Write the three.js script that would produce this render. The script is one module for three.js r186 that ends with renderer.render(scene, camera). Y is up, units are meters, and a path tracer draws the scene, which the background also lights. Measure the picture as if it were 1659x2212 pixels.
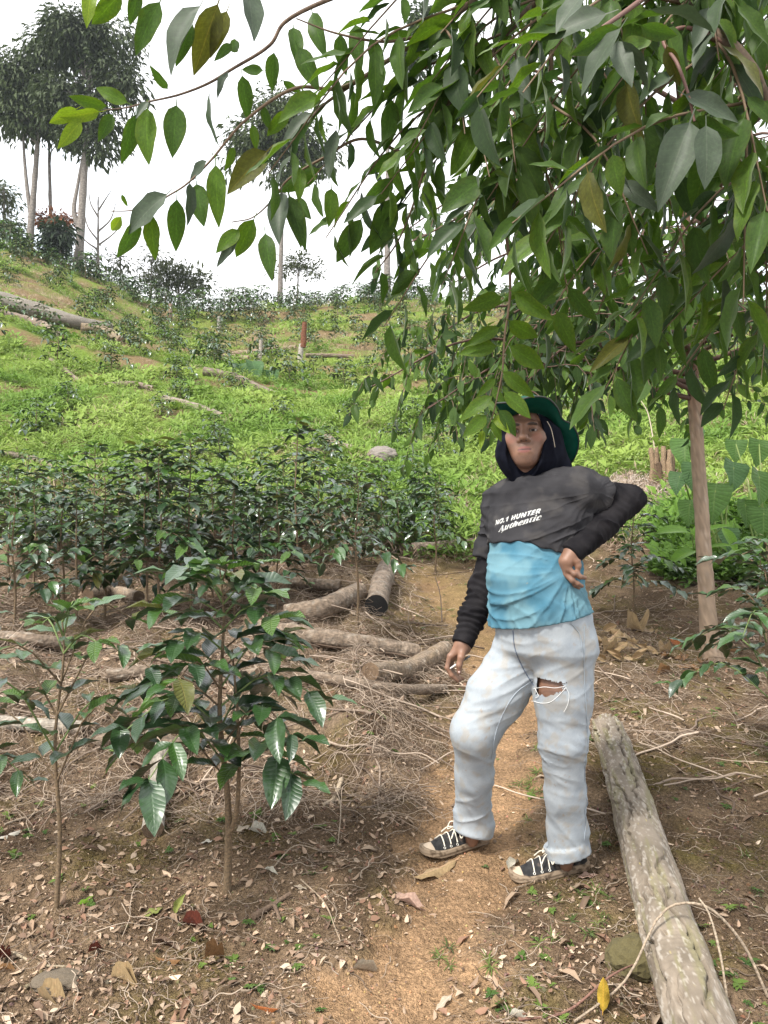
import * as THREE from 'three';
import { createNoise2D, createNoise3D } from 'simplex-noise';

// ---------- camera, sky, sun, exposure ----------
const scene = new THREE.Scene();
const FOV = 2 * Math.atan(2 / 3) * 180 / Math.PI;
const camera = new THREE.PerspectiveCamera(FOV, 768 / 1024, 0.05, 400);
camera.position.set(0, 1.5, 0);
camera.lookAt(0, 1.5, -10);
const renderer = new THREE.WebGLRenderer();
renderer.toneMapping = THREE.LinearToneMapping;
renderer.toneMappingExposure = 4.9;
renderer.shadowMap.enabled = true;

function mulberry(seed) {
  let a = seed >>> 0;
  return () => { a = (a + 0x6d2b79f5) | 0; let t = Math.imul(a ^ (a >>> 15), 1 | a); t = (t + Math.imul(t ^ (t >>> 7), 61 | t)) ^ t; return ((t ^ (t >>> 14)) >>> 0) / 4294967296; };
}
const n2 = createNoise2D(mulberry(11)), n3 = createNoise3D(mulberry(12));
const clamp = (x, a = 0, b = 1) => Math.min(b, Math.max(a, x));
const mix = (a, b, t) => a + (b - a) * t;
const mix3 = (a, b, t) => [mix(a[0], b[0], t), mix(a[1], b[1], t), mix(a[2], b[2], t)];
const ss = (a, b, x) => { const t = clamp((x - a) / (b - a)); return t * t * (3 - 2 * t); };
const fbm2 = (x, y, o = 4) => { let s = 0, a = 0.5; for (let i = 0; i < o; i++) { s += a * n2(x, y); x = x * 2.03 + 7.1; y = y * 2.03 - 3.7; a *= 0.5; } return s; };
const fbm3 = (x, y, z, o = 3) => { let s = 0, a = 0.5; for (let i = 0; i < o; i++) { s += a * n3(x, y, z); x = x * 2.03 + 7.1; y = y * 2.03 - 3.7; z = z * 2.03 + 1.3; a *= 0.5; } return s; };

// the bright overcast sky: white cloud sheet with faint grey and blue-grey patches
{
  const W = 512, H = 256, data = new Float32Array(W * H * 4);
  for (let j = 0; j < H; j++) {
    const el = ((j + 0.5) / H - 0.5) * Math.PI, y = Math.sin(el), c = Math.cos(el);
    for (let i = 0; i < W; i++) {
      const az = ((i + 0.5) / W - 0.5) * 2 * Math.PI, x = Math.cos(az) * c, z = Math.sin(az) * c;
      const k = fbm3(x * 1.6, y * 2.6 + 3, z * 1.6, 5);
      const b = ss(0.12, 0.5, k), o = (j * W + i) * 4, L = 0.385 + 0.055 * k;
      data[o] = L * (1 - 0.17 * b); data[o + 1] = L * (1.005 - 0.08 * b); data[o + 2] = L * (1.03 - 0.01 * b); data[o + 3] = 1;
    }
  }
  const t = new THREE.DataTexture(data, W, H, THREE.RGBAFormat, THREE.FloatType);
  t.mapping = THREE.EquirectangularReflectionMapping; t.magFilter = THREE.LinearFilter; t.minFilter = THREE.LinearFilter; t.wrapS = THREE.RepeatWrapping; t.needsUpdate = true;
  scene.background = t; scene.environment = t; scene.environmentIntensity = 1; scene.backgroundIntensity = 1;
}
const sun = new THREE.DirectionalLight(new THREE.Color(1, 0.955, 0.88), 1.5);
sun.position.set(-11, 22, 6); sun.target.position.set(0, 1, -6);
sun.castShadow = true; sun.shadow.radius = 22; sun.shadow.mapSize.set(2048, 2048);
Object.assign(sun.shadow.camera, { left: -40, right: 40, top: 40, bottom: -40, near: 1, far: 120 });
scene.add(sun, sun.target);
scene.fog = new THREE.FogExp2(new THREE.Color(0.86, 0.93, 1.0), 0.0004);

// ---------- helpers ----------
const V = (x, y, z) => new THREE.Vector3(x, y, z);
const F = 1659;                                             // readings were taken off the photograph at 1659 units across; depth in metres
const at = (dx, dy, d) => V((dx / F - 0.5) * d, 1.5 + (1106 - dy) / F * d, -d);
const taken = new Map();
function numbered(name) { const n = taken.get(name) ?? 0; taken.set(name, n + 1); return n ? name + '_' + String(n).padStart(3, '0') : name; }
function tag(o, label, category, group, kind) {
  o.userData.label = label; if (category) o.userData.category = category;
  if (group) o.userData.group = group; if (kind) o.userData.kind = kind; return o;
}
function shade(o) { o.castShadow = true; o.receiveShadow = true; return o; }
function thing(name, label, category, pos, group) {
  const g = new THREE.Group(); g.name = numbered(name); if (pos) g.position.copy(pos);
  scene.add(g); return tag(g, label, category, group);
}
function part(name, geo, mat, parent) { const m = shade(new THREE.Mesh(geo, mat)); m.name = name; parent.add(m); return m; }
function single(name, geo, mat, label, category, group, kind) {
  const m = shade(new THREE.Mesh(geo, mat)); m.name = numbered(name); scene.add(m); return tag(m, label, category, group, kind);
}
function copyThing(src, pos, turn, scale, label, group) {
  const c = src.clone(); c.name = numbered(src.name.replace(/_\d{3}$/, '')); c.userData = { ...src.userData };
  c.position.copy(pos); c.rotation.set(0, turn, 0); c.scale.setScalar(scale); scene.add(c);
  if (label) c.userData.label = label; if (group) c.userData.group = group; return c;
}
const lin = (r, g, b) => new THREE.Color().setRGB(r, g, b);

class Soup {                                                // collects vertices of one mesh
  constructor() { this.p = []; this.n = []; this.u = []; this.c = []; this.i = []; }
  add(geo, m, col) {
    const P = geo.attributes.position, N = geo.attributes.normal, U = geo.attributes.uv, b = this.p.length / 3, v = V(), nm = new THREE.Matrix3().getNormalMatrix(m);
    for (let k = 0; k < P.count; k++) {
      v.fromBufferAttribute(P, k).applyMatrix4(m); this.p.push(v.x, v.y, v.z);
      v.fromBufferAttribute(N, k).applyMatrix3(nm).normalize(); this.n.push(v.x, v.y, v.z);
      this.u.push(U ? U.getX(k) : 0, U ? U.getY(k) : 0);
      if (col) this.c.push(col[0], col[1], col[2]);
    }
    if (geo.index) for (let k = 0; k < geo.index.count; k++) this.i.push(geo.index.getX(k) + b); else for (let k = 0; k < P.count; k++) this.i.push(b + k);
    return this;
  }
  build() {
    const g = new THREE.BufferGeometry();
    g.setAttribute('position', new THREE.Float32BufferAttribute(this.p, 3)); g.setAttribute('normal', new THREE.Float32BufferAttribute(this.n, 3));
    g.setAttribute('uv', new THREE.Float32BufferAttribute(this.u, 2)); if (this.c.length) g.setAttribute('color', new THREE.Float32BufferAttribute(this.c, 3));
    g.setIndex(this.i); return g;
  }
}
const I4 = new THREE.Matrix4();
const joined = (geos) => { const s = new Soup(); for (const g of geos) s.add(g, I4); return s.build(); };

// a tapered tube along points, with optional relief dr(theta, s, total) and colour col(theta, s, total)
function tube(pts, rad, seg = 8, { steps = 0, relief, color, caps = true, flat = false } = {}) {
  if (steps) pts = new THREE.CatmullRomCurve3(pts, false, 'centripetal').getPoints(steps);
  const n = pts.length, P = [], U = [], C = [], I = [], len = [0];
  for (let i = 1; i < n; i++) len.push(len[i - 1] + pts[i].distanceTo(pts[i - 1]));
  const L = len[n - 1], T = V(), A = V(), B = V(), q = V();
  const tan = (i) => T.subVectors(pts[Math.min(n - 1, i + 1)], pts[Math.max(0, i - 1)]).normalize();
  tan(0); A.set(0, 1, 0); if (Math.abs(T.y) > 0.9) A.set(1, 0, 0); A.addScaledVector(T, -A.dot(T)).normalize();
  for (let i = 0; i < n; i++) {
    tan(i); A.addScaledVector(T, -A.dot(T)).normalize(); B.crossVectors(T, A);
    const t = L ? len[i] / L : 0, r = typeof rad === 'function' ? rad(t) : Array.isArray(rad) ? mix(rad[0], rad[1], t) : rad;
    for (let j = 0; j <= seg; j++) {
      const th = (j % seg) / seg * Math.PI * 2, rr = r + (relief ? relief(th, len[i], L) : 0);
      q.copy(pts[i]).addScaledVector(A, Math.cos(th) * rr).addScaledVector(B, Math.sin(th) * rr);
      P.push(q.x, q.y, q.z); U.push(j / seg * Math.PI * 2 * r, len[i]);
      if (color) C.push(...color(th, len[i], L, q));
      if (i && j) { const a = (i - 1) * (seg + 1) + j - 1, b = a + seg + 1; I.push(a, a + 1, b, b, a + 1, b + 1); }
    }
  }
  if (caps) for (const e of [0, n - 1]) {
    const base = P.length / 3; P.push(pts[e].x, pts[e].y, pts[e].z); U.push(0, 0); if (color) C.push(...color(-1, len[e], L, pts[e]));
    for (let j = 0; j <= seg; j++) { const k = (e * (seg + 1) + j) * 3; P.push(P[k], P[k + 1], P[k + 2]); U.push(P[k] * 1, P[k + 1] * 1); if (color) C.push(...color(-1, len[e], L, pts[e])); }
    for (let j = 1; j <= seg; j++) e ? I.push(base, base + j, base + j + 1) : I.push(base, base + j + 1, base + j);
  }
  const g = new THREE.BufferGeometry();
  g.setAttribute('position', new THREE.Float32BufferAttribute(P, 3)); g.setAttribute('uv', new THREE.Float32BufferAttribute(U, 2));
  if (color) g.setAttribute('color', new THREE.Float32BufferAttribute(C, 3));
  g.setIndex(I); g.computeVertexNormals();
  const N = g.attributes.normal; const a = V(), b = V();               // close the normal seam
  for (let i = 0; i < n; i++) { const k = i * (seg + 1), l = k + seg; a.fromBufferAttribute(N, k); b.fromBufferAttribute(N, l); a.add(b).normalize(); N.setXYZ(k, a.x, a.y, a.z); N.setXYZ(l, a.x, a.y, a.z); }
  return g;
}

function texture(W, H, f, srgb = true) {
  const d = new Uint8Array(W * H * 4);
  for (let j = 0; j < H; j++) for (let i = 0; i < W; i++) { const c = f((i + 0.5) / W, (j + 0.5) / H), o = (j * W + i) * 4; d[o] = clamp(c[0]) * 255; d[o + 1] = clamp(c[1]) * 255; d[o + 2] = clamp(c[2]) * 255; d[o + 3] = 255; }
  const t = new THREE.DataTexture(d, W, H); t.magFilter = THREE.LinearFilter; t.minFilter = THREE.LinearFilter; t.wrapS = t.wrapT = THREE.MirroredRepeatWrapping;
  if (srgb) t.colorSpace = THREE.SRGBColorSpace; t.needsUpdate = true; return t;
}
const rep = (t, x, y) => { const c = t.clone(); c.repeat.set(x, y); c.needsUpdate = true; return c; };

// ---------- terrain ----------
const PROF = [[-6, -0.5], [0, 0], [2, 0.16], [2.75, 0.22], [5, 0.42], [7, 0.68], [10, 1.3], [14, 2.4], [20, 4.4], [30, 7.5], [40, 11.0], [47, 13.9], [52, 15.0], [60, 14.9], [80, 12], [130, 2]];
function profile(d) {
  let k = 1; while (k < PROF.length - 1 && PROF[k][0] < d) k++;
  const [x0, y0] = PROF[k - 1], [x1, y1] = PROF[k], h = x1 - x0;
  const m = (i) => i <= 0 || i >= PROF.length - 1 ? 0.08 : (PROF[i + 1][1] - PROF[i - 1][1]) / (PROF[i + 1][0] - PROF[i - 1][0]);
  const t = (d - x0) / h, t2 = t * t, t3 = t2 * t;
  return (2 * t3 - 3 * t2 + 1) * y0 + (t3 - 2 * t2 + t) * h * m(k - 1) + (-2 * t3 + 3 * t2) * y1 + (t3 - t2) * h * m(k);
}
const PATHX = [[0, -0.15], [2, 0.0], [2.7, 0.27], [3.6, 0.5], [4.7, 0.8], [5.6, 0.78], [6.6, 0.6], [7.6, 0.5], [9, 0.4]];
function pathX(d) { let k = 1; while (k < PATHX.length - 1 && PATHX[k][0] < d) k++; const [a, b] = PATHX[k - 1], [c, e] = PATHX[k]; return mix(b, e, ss(0, 1, (d - a) / (c - a))); }
function pathness(x, d) { const w = 0.25 + 0.09 * n2(d * 1.3, 4) + (d < 2.4 ? 0.12 * (2.4 - d) : 0); return (1 - ss(w * 0.45, w * 1.35, Math.abs(x - pathX(d)) + 0.09 * n2(x * 5, d * 5))) * (1 - ss(7.6, 9, d)) ; }
const leftness = (x) => ss(0.55, -0.25, x);
const terrace = (x, d) => { const s = (d + 1.4 * n2(x * 0.07, 3) + x * 0.1) / 2.6; return s - Math.floor(s); };
function ground(x, z) {
  const d = -z; let y = profile(d);
  const L = clamp((0.45 - x) / 0.7), lft = L * L * (3 - 2 * L);
  y += lft * (0.2 * ss(3.3, 4.1, d) + 0.09 * n2(x * 1.7, d * 1.7) * ss(2.8, 3.6, d)) * (1 - ss(8, 12, d));
  const m = Math.max(0, -x - 2); y += 0.165 * m * m / (m + 2) * ss(10, 25, d);
  const r = Math.max(0, x - 1.6); y += 0.16 * r * r / (r + 0.6) * ss(5.5, 9, d) * (1 - ss(18, 30, d));
  const u = x / Math.max(d, 1); y += ss(22, 44, d) * (-1.75 * Math.exp(-(((u + 0.25) / 0.11) ** 2)) + 0.9 * ss(-0.38, -0.5, u) + 0.5 * ss(-0.15, 0, u));
  const farn = ss(12, 26, d);
  y += 0.35 * n2(x * 0.11, z * 0.11) * farn + 0.07 * n2(x * 0.5, z * 0.5) * ss(3, 8, d);
  if (d > 16) { const f = terrace(x, d); y += 0.32 * (ss(0.6, 0.95, f) - f) * ss(18, 26, d) * (1 - ss(44, 50, d)); }
  const p = pathness(x, d);
  y -= 0.03 * p;
  if (d < 13) { const k = 1 - ss(8, 13, d); y += k * (0.022 * fbm2(x * 4, z * 4, 3) * (1 - 0.4 * p) + 0.011 * fbm2(x * 22, z * 22, 2) * (1 - 0.3 * p)); }
  return y;
}
const onGround = (x, z, dy = 0) => V(x, ground(x, z) + dy, z);
function groundAt(dx, dy) {                                   // where a sight line through a reading meets the terrain
  const X = dx / F - 0.5, Y = (1106 - dy) / F; let d = 0.8;
  for (; d < 70; d += 0.01 + d * 0.002) if (1.5 + Y * d <= ground(X * d, -d)) break;
  return onGround(X * d, -d);
}
const groundNormal = (x, z, e = 0.06) => V(ground(x - e, z) - ground(x + e, z), 2 * e, ground(x, z - e) - ground(x, z + e)).normalize();

const fineTex = texture(1024, 1024, (u, v) => {
  const a = fbm2(u * 60, v * 60, 4), b = n2(u * 330, v * 330), c = n2(u * 150 + 9, v * 150), d = fbm2(u * 9, v * 9, 3);
  const k = 0.78 + 0.22 * a + 0.08 * b + 0.06 * c + 0.1 * d, w = ss(0.55, 0.85, c) * 0.07, dk = ss(-0.45, -0.8, b) * 0.12;
  return [k + w - dk, k * 0.985 + w - dk, k * 0.96 + w * 0.9 - dk];
});
const fineBump = texture(1024, 1024, (u, v) => { const k = 0.5 + 0.35 * fbm2(u * 70, v * 70, 4) + 0.22 * n2(u * 260, v * 260); return [k, k, k]; }, false);
{
  const rows = []; for (let d = -5; d < 1.3; d += 0.14) rows.push(d);
  for (let d = 1.3; d < 130; d += d < 5.5 ? 0.021 : 0.021 + (d - 5.5) * 0.0105) rows.push(d);
  const cols = 370, P = [], C = [], U = [], I = [];
  rows.forEach((d, r) => {
    const w = 1.6 * Math.max(3.6, 0.75 * d + 2.4);
    for (let c = 0; c <= cols; c++) {
      let s = c / cols * 2 - 1; const x = mix(s, s * s * s, 0.5) * w, z = -d;
      P.push(x, ground(x, z), z); U.push(x / 1.4, z / 1.4);
      const p = pathness(x, d), a = fbm2(x * 1.6, z * 1.6, 4), b = fbm2(x * 0.45 + 5, z * 0.45, 3), f = n2(x * 9, z * 9);
      let col = mix3([0.128, 0.088, 0.058], [0.3, 0.218, 0.148], clamp(0.5 + 0.8 * a));
      const lf = clamp((0.45 - x) / 0.7);
      col = mix3(col, [0.33, 0.255, 0.195], 0.55 * lf * ss(3.1, 3.8, d) * clamp(0.6 + a));
      col = mix3(col, [0.48, 0.312, 0.185], p * clamp(0.82 + 0.5 * a));
      const moss = ss(-0.04, 0.34, fbm2(x * 1.3 + 20, z * 1.3, 4)) * (1 - p) * (0.55 + 0.45 * f);
      col = mix3(col, [0.19, 0.165, 0.045], 0.75 * moss * (x > 0.7 ? 1 : 0.7) * (1 - ss(6, 10, d)));
      const clear = ss(5.0, 6.0, d) * (1 - ss(7.8, 9.5, d)) * ss(-0.6, 0.2, x) * (1 - ss(1.3, 1.9, x));
      col = mix3(col, [0.30, 0.225, 0.105], clear * 0.7 * clamp(0.7 + a));
      const g = ss(8.5, 13, d + 2 * b), ter = terrace(x, d), riser = ss(0.5, 0.66, ter) * (1 - ss(0.9, 1, ter)) * ss(22, 28, d), far = mix3([0.2, 0.31, 0.055], [0.26, 0.195, 0.11], clamp(0.85 * riser * (0.7 + 0.6 * n2(x * 0.6, z * 0.6)) + ss(0.02, 0.35, fbm2(x * 0.3 + 3, z * 0.3, 4) + 0.12 * n2(x * 2, z * 2))));
      col = mix3(col, far, g);
      C.push(...col);
      if (r && c) { const i0 = (r - 1) * (cols + 1) + c - 1, i1 = i0 + cols + 1; I.push(i0, i0 + 1, i1, i1, i0 + 1, i1 + 1); }
    }
  });
  const g = new THREE.BufferGeometry(); g.setAttribute('position', new THREE.Float32BufferAttribute(P, 3)); g.setAttribute('uv', new THREE.Float32BufferAttribute(U, 2));
  g.setAttribute('color', new THREE.Float32BufferAttribute(C, 3)); g.setIndex(I); g.computeVertexNormals();
  const m = new THREE.MeshPhysicalMaterial({ vertexColors: true, map: fineTex, bumpMap: fineBump, bumpScale: 0.012, roughness: 0.97, specularIntensity: 0.1 });
  const o = shade(new THREE.Mesh(g, m)); o.name = 'ground'; o.userData = { kind: 'structure', label: 'brown hillside soil with a trodden tan footpath' }; scene.add(o);
}

// ---------- the man ----------
{
  const G = V(0.52, 0, -2.74); G.y = ground(G.x, G.z);
  const J = (x, y, d) => at(x, y, d).sub(G);
  const person = thing('person', 'man in green hat and torn pale jeans standing with one hand on his hip', 'person', G);
  // --- distance fields ---
  const smin = (a, b, k) => { const h = Math.max(k - Math.abs(a - b), 0) / k; return Math.min(a, b) - h * h * k * 0.25; };
  const smax = (a, b, k) => -smin(-a, -b, k);
  const cone = (a, b, ra, rb) => { const bx = b.x - a.x, by = b.y - a.y, bz = b.z - a.z, L2 = bx * bx + by * by + bz * bz; return (x, y, z) => { const px = x - a.x, py = y - a.y, pz = z - a.z, h = clamp((px * bx + py * by + pz * bz) / L2), qx = px - bx * h, qy = py - by * h, qz = pz - bz * h; return Math.sqrt(qx * qx + qy * qy + qz * qz) - (ra + (rb - ra) * h); }; };
  const chain = (pts, radii, k = 0.03) => { const c = []; for (let i = 1; i < pts.length; i++) c.push(cone(pts[i - 1], pts[i], radii[i - 1], radii[i])); return (x, y, z) => { let d = c[0](x, y, z); for (let i = 1; i < c.length; i++) d = smin(d, c[i](x, y, z), k); return d; }; };
  const ball = (c, rx, ry = rx, rz = rx) => (x, y, z) => { const a = (x - c.x) / rx, b = (y - c.y) / ry, e = (z - c.z) / rz; return (Math.sqrt(a * a + b * b + e * e) - 1) * Math.min(rx, ry, rz); };
  const plane = (p, n) => { n = n.clone().normalize(); return (x, y, z) => (x - p.x) * n.x + (y - p.y) * n.y + (z - p.z) * n.z; };
  // surface nets
  function mesh(f, lo, hi, cell, colour, keep) {
    const n = [0, 1, 2].map((i) => Math.ceil((hi.getComponent(i) - lo.getComponent(i)) / cell) + 2), [nx, ny, nz] = n, B = 4, val = new Float32Array(nx * ny * nz).fill(1);
    for (let bz = 0; bz < nz; bz += B) for (let by = 0; by < ny; by += B) for (let bx = 0; bx < nx; bx += B) {
      const c = f(lo.x + (bx + B / 2) * cell, lo.y + (by + B / 2) * cell, lo.z + (bz + B / 2) * cell), far = Math.abs(c) > B * cell * 1.7;
      for (let k = bz; k < Math.min(nz, bz + B); k++) for (let j = by; j < Math.min(ny, by + B); j++) for (let i = bx; i < Math.min(nx, bx + B); i++) val[(k * ny + j) * nx + i] = far ? c : f(lo.x + i * cell, lo.y + j * cell, lo.z + k * cell);
    }
    const id = new Int32Array(nx * ny * nz).fill(-1), P = [], I = [];
    const E = [[0, 0, 0, 1, 0, 0], [0, 1, 0, 1, 1, 0], [0, 0, 1, 1, 0, 1], [0, 1, 1, 1, 1, 1], [0, 0, 0, 0, 1, 0], [1, 0, 0, 1, 1, 0], [0, 0, 1, 0, 1, 1], [1, 0, 1, 1, 1, 1], [0, 0, 0, 0, 0, 1], [1, 0, 0, 1, 0, 1], [0, 1, 0, 0, 1, 1], [1, 1, 0, 1, 1, 1]];
    for (let k = 0; k < nz - 1; k++) for (let j = 0; j < ny - 1; j++) for (let i = 0; i < nx - 1; i++) {
      let sx = 0, sy = 0, sz = 0, m = 0;
      for (const [a, b, c, d, e, g] of E) { const u = val[((k + c) * ny + j + b) * nx + i + a], w = val[((k + g) * ny + j + e) * nx + i + d]; if ((u < 0) !== (w < 0)) { const t = u / (u - w); sx += a + (d - a) * t; sy += b + (e - b) * t; sz += c + (g - c) * t; m++; } }
      if (m) { id[(k * ny + j) * nx + i] = P.length / 3; P.push(lo.x + (i + sx / m) * cell, lo.y + (j + sy / m) * cell, lo.z + (k + sz / m) * cell); }
    }
    const quad = (a, b, c, d, flip) => { if (a < 0 || b < 0 || c < 0 || d < 0) return; flip ? I.push(a, c, b, a, d, c) : I.push(a, b, c, a, c, d); };
    for (let k = 1; k < nz - 1; k++) for (let j = 1; j < ny - 1; j++) for (let i = 1; i < nx - 1; i++) {
      const o = (k * ny + j) * nx + i, v = val[o] < 0, X = 1, Y = nx, Z = nx * ny;
      if (v !== (val[o + X] < 0)) quad(id[o], id[o - Y], id[o - Y - Z], id[o - Z], v === false);
      if (v !== (val[o + Y] < 0)) quad(id[o], id[o - Z], id[o - Z - X], id[o - X], v === false);
      if (v !== (val[o + Z] < 0)) quad(id[o], id[o - X], id[o - X - Y], id[o - Y], v === false);
    }
    let idx = I;
    if (keep) { idx = []; for (let t = 0; t < I.length; t += 3) { const c = V(); for (let q = 0; q < 3; q++) c.add(V(P[I[t + q] * 3], P[I[t + q] * 3 + 1], P[I[t + q] * 3 + 2])); if (keep(c.multiplyScalar(1 / 3))) idx.push(I[t], I[t + 1], I[t + 2]); } }
    const g = new THREE.BufferGeometry(); g.setAttribute('position', new THREE.Float32BufferAttribute(P, 3)); g.setIndex(idx); g.computeVertexNormals();
    const U = new Float32Array(P.length / 3 * 2); for (let i = 0; i < P.length / 3; i++) { U[i * 2] = P[i * 3] + P[i * 3 + 2]; U[i * 2 + 1] = P[i * 3 + 1]; } g.setAttribute('uv', new THREE.BufferAttribute(U, 2));
    if (colour) { const C = new Float32Array(P.length); for (let i = 0; i < P.length / 3; i++) { const c = colour(P[i * 3], P[i * 3 + 1], P[i * 3 + 2]); C[i * 3] = c[0]; C[i * 3 + 1] = c[1]; C[i * 3 + 2] = c[2]; } g.setAttribute('color', new THREE.BufferAttribute(C, 3)); }
    return g;
  }
  const box = (pts, pad) => { const lo = V(9, 9, 9), hi = V(-9, -9, -9); for (const p of pts) { lo.min(p); hi.max(p); } return [lo.addScalar(-pad), hi.addScalar(pad)]; };

  // --- skeleton, read off the photograph ---
  const YAW = 0.76, Fw = V(-Math.sin(YAW), 0, Math.cos(YAW)), Rt = V(-Math.cos(YAW), 0, -Math.sin(YAW));   // chest front; his right
  const hipR = J(1128, 1405, 2.79), kneeR = J(1026, 1580, 2.76), ankR = J(1022, 1783, 2.93);
  const hipL = J(1218, 1400, 2.68), kneeL = J(1216, 1600, 2.65), ankL = J(1226, 1829, 2.74);
  const shL = J(1248, 1062, 2.70), elL = J(1362, 1079, 2.74), wrL = J(1238, 1192, 2.60);
  const shR = J(1092, 1088, 2.92), elR = J(1046, 1265, 2.96), wrR = J(999, 1390, 2.86);
  const headC = J(1138, 944, 2.80);
  // torso: ellipses along the spine (centre reading, depth, half width across, half depth, forward shift)
  const SP = [[1180, 1440, 2.72, 0.11, 0.08, 0], [1180, 1400, 2.72, 0.178, 0.138, 0], [1174, 1330, 2.73, 0.178, 0.148, 0.012], [1160, 1250, 2.745, 0.158, 0.150, 0.018], [1160, 1180, 2.77, 0.158, 0.132, 0.012], [1168, 1115, 2.79, 0.185, 0.122, 0.004], [1164, 1068, 2.80, 0.180, 0.100, -0.008], [1156, 1035, 2.81, 0.080, 0.07, -0.01]].map(([x, y, d, a, b, f]) => ({ c: J(x, y, d).addScaledVector(Fw, f), a, b })).sort((p, q) => p.c.y - q.c.y);
  const torso = (grow) => (x, y, z) => {
    let k = 1; while (k < SP.length - 1 && SP[k].c.y < y) k++;
    const p = SP[k - 1], q = SP[k], t0 = (y - p.c.y) / (q.c.y - p.c.y), t = clamp(t0), s = t * t * (3 - 2 * t) * 0.5 + t * 0.5;
    const a = mix(p.a, q.a, s) + grow, b = mix(p.b, q.b, s) + grow, dx = x - mix(p.c.x, q.c.x, s), dz = z - mix(p.c.z, q.c.z, s);
    const u = dx * Rt.x + dz * Rt.z, v = dx * Fw.x + dz * Fw.z, r = Math.hypot(u / a, v / b);
    const side = (r - 1) * Math.min(a, b) * (r < 1e-6 ? 1 : 1), over = Math.max(y - SP[SP.length - 1].c.y, SP[0].c.y - y);
    return over > 0 ? Math.hypot(Math.max(side, 0), over) : Math.max(side, over);
  };
  const ridge = (x, y, z) => { const r = 1 - Math.abs(n3(x, y, z)); return 0.45 + 0.6 * r * r * r * r; };

  // --- head ---
  const HX = V(), HY = V(), HZ = V(); new THREE.Matrix4().makeRotationFromEuler(new THREE.Euler(-0.13, -0.3, 0.05, 'YXZ')).extractBasis(HX, HY, HZ);
  const H = (x, y, z) => headC.clone().addScaledVector(HX, x).addScaledVector(HY, y).addScaledVector(HZ, z);
  const toHead = (x, y, z) => { const a = x - headC.x, b = y - headC.y, c = z - headC.z; return [a * HX.x + b * HX.y + c * HX.z, a * HY.x + b * HY.y + c * HY.z, a * HZ.x + b * HZ.y + c * HZ.z]; };
  const lid = [-1, 1].map((s) => V(s * 0.0315, 0.006, 0.0755));
  const hb = { cran: ball(V(0, 0.033, -0.012), 0.075, 0.086, 0.092), jaw: ball(V(0, -0.05, 0.018), 0.062, 0.067, 0.066), chin: ball(V(0, -0.102, 0.06), 0.031, 0.019, 0.02), ridge: cone(V(0, 0.022, 0.085), V(0, -0.02, 0.104), 0.0085, 0.0125), tip: ball(V(0, -0.025, 0.105), 0.0145, 0.012, 0.0135), muz: ball(V(0, -0.062, 0.062), 0.036, 0.03, 0.03), ul: cone(V(-0.019, -0.060, 0.083), V(0.019, -0.060, 0.083), 0.0065, 0.0065), ll: cone(V(-0.015, -0.0715, 0.085), V(0.015, -0.0715, 0.085), 0.0085, 0.0085), mouth: cone(V(-0.019, -0.0665, 0.0895), V(0.019, -0.0655, 0.0895), 0.0028, 0.0028) };
  const wingL = ball(V(-0.0155, -0.031, 0.093), 0.0105), wingR = ball(V(0.0155, -0.031, 0.093), 0.0105), neckA = H(0, -0.07, -0.02), neckB = J(1142, 1062, 2.83), neck = cone(neckA, neckB, 0.056, 0.066);
  const headF = (x, y, z) => {
    const [a, b, c] = toHead(x, y, z), m = Math.abs(a);
    let d = smin(hb.cran(a, b, c), hb.jaw(a, b, c), 0.06);
    d = smin(d, hb.chin(a, b, c), 0.03);
    d = smin(d, Math.hypot((m - 0.047) * 0.9, b + 0.018, c - 0.052) - 0.026, 0.03);              // cheekbones
    d = smin(d, Math.hypot((m - 0.03) * 0.55, (b - 0.029), (c - 0.083)) - 0.0095, 0.018);         // brow
    d = smax(d, -(Math.hypot((m - 0.031) * 0.75, b - 0.007, c - 0.1) - 0.0185), 0.014);           // eye sockets
    d = smin(d, hb.muz(a, b, c), 0.03);
    d = smin(d, hb.ridge(a, b, c), 0.012); d = smin(d, hb.tip(a, b, c), 0.008); d = smin(d, Math.min(wingL(a, b, c), wingR(a, b, c)), 0.006);
    d = smin(d, hb.ul(a, b, c), 0.006); d = smin(d, hb.ll(a, b, c), 0.006);
    for (const e of lid) { const q = Math.hypot(a - e.x, b - e.y, c - e.z) - 0.0138; d = smin(d, Math.max(q, -(b - e.y - 0.0002)), 0.003); d = smin(d, Math.max(q, b - e.y + 0.0062), 0.003); }
    d = smin(d, Math.hypot((m - 0.074) * 1.6, (b + 0.004) * 0.62, c + 0.012) - 0.014, 0.008);       // ears, under the hood
    return smin(d, neck(x, y, z), 0.025);
  };
  const skin = (x, y, z) => { const n = fbm3(x * 40, y * 40, z * 40, 3), w = fbm3(x * 14, y * 14, z * 14, 2), c = mix3([0.155, 0.08, 0.05], [0.225, 0.118, 0.074], clamp(0.5 + 0.9 * w)); return c.map((v) => v * (1 + 0.1 * n)); };
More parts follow.
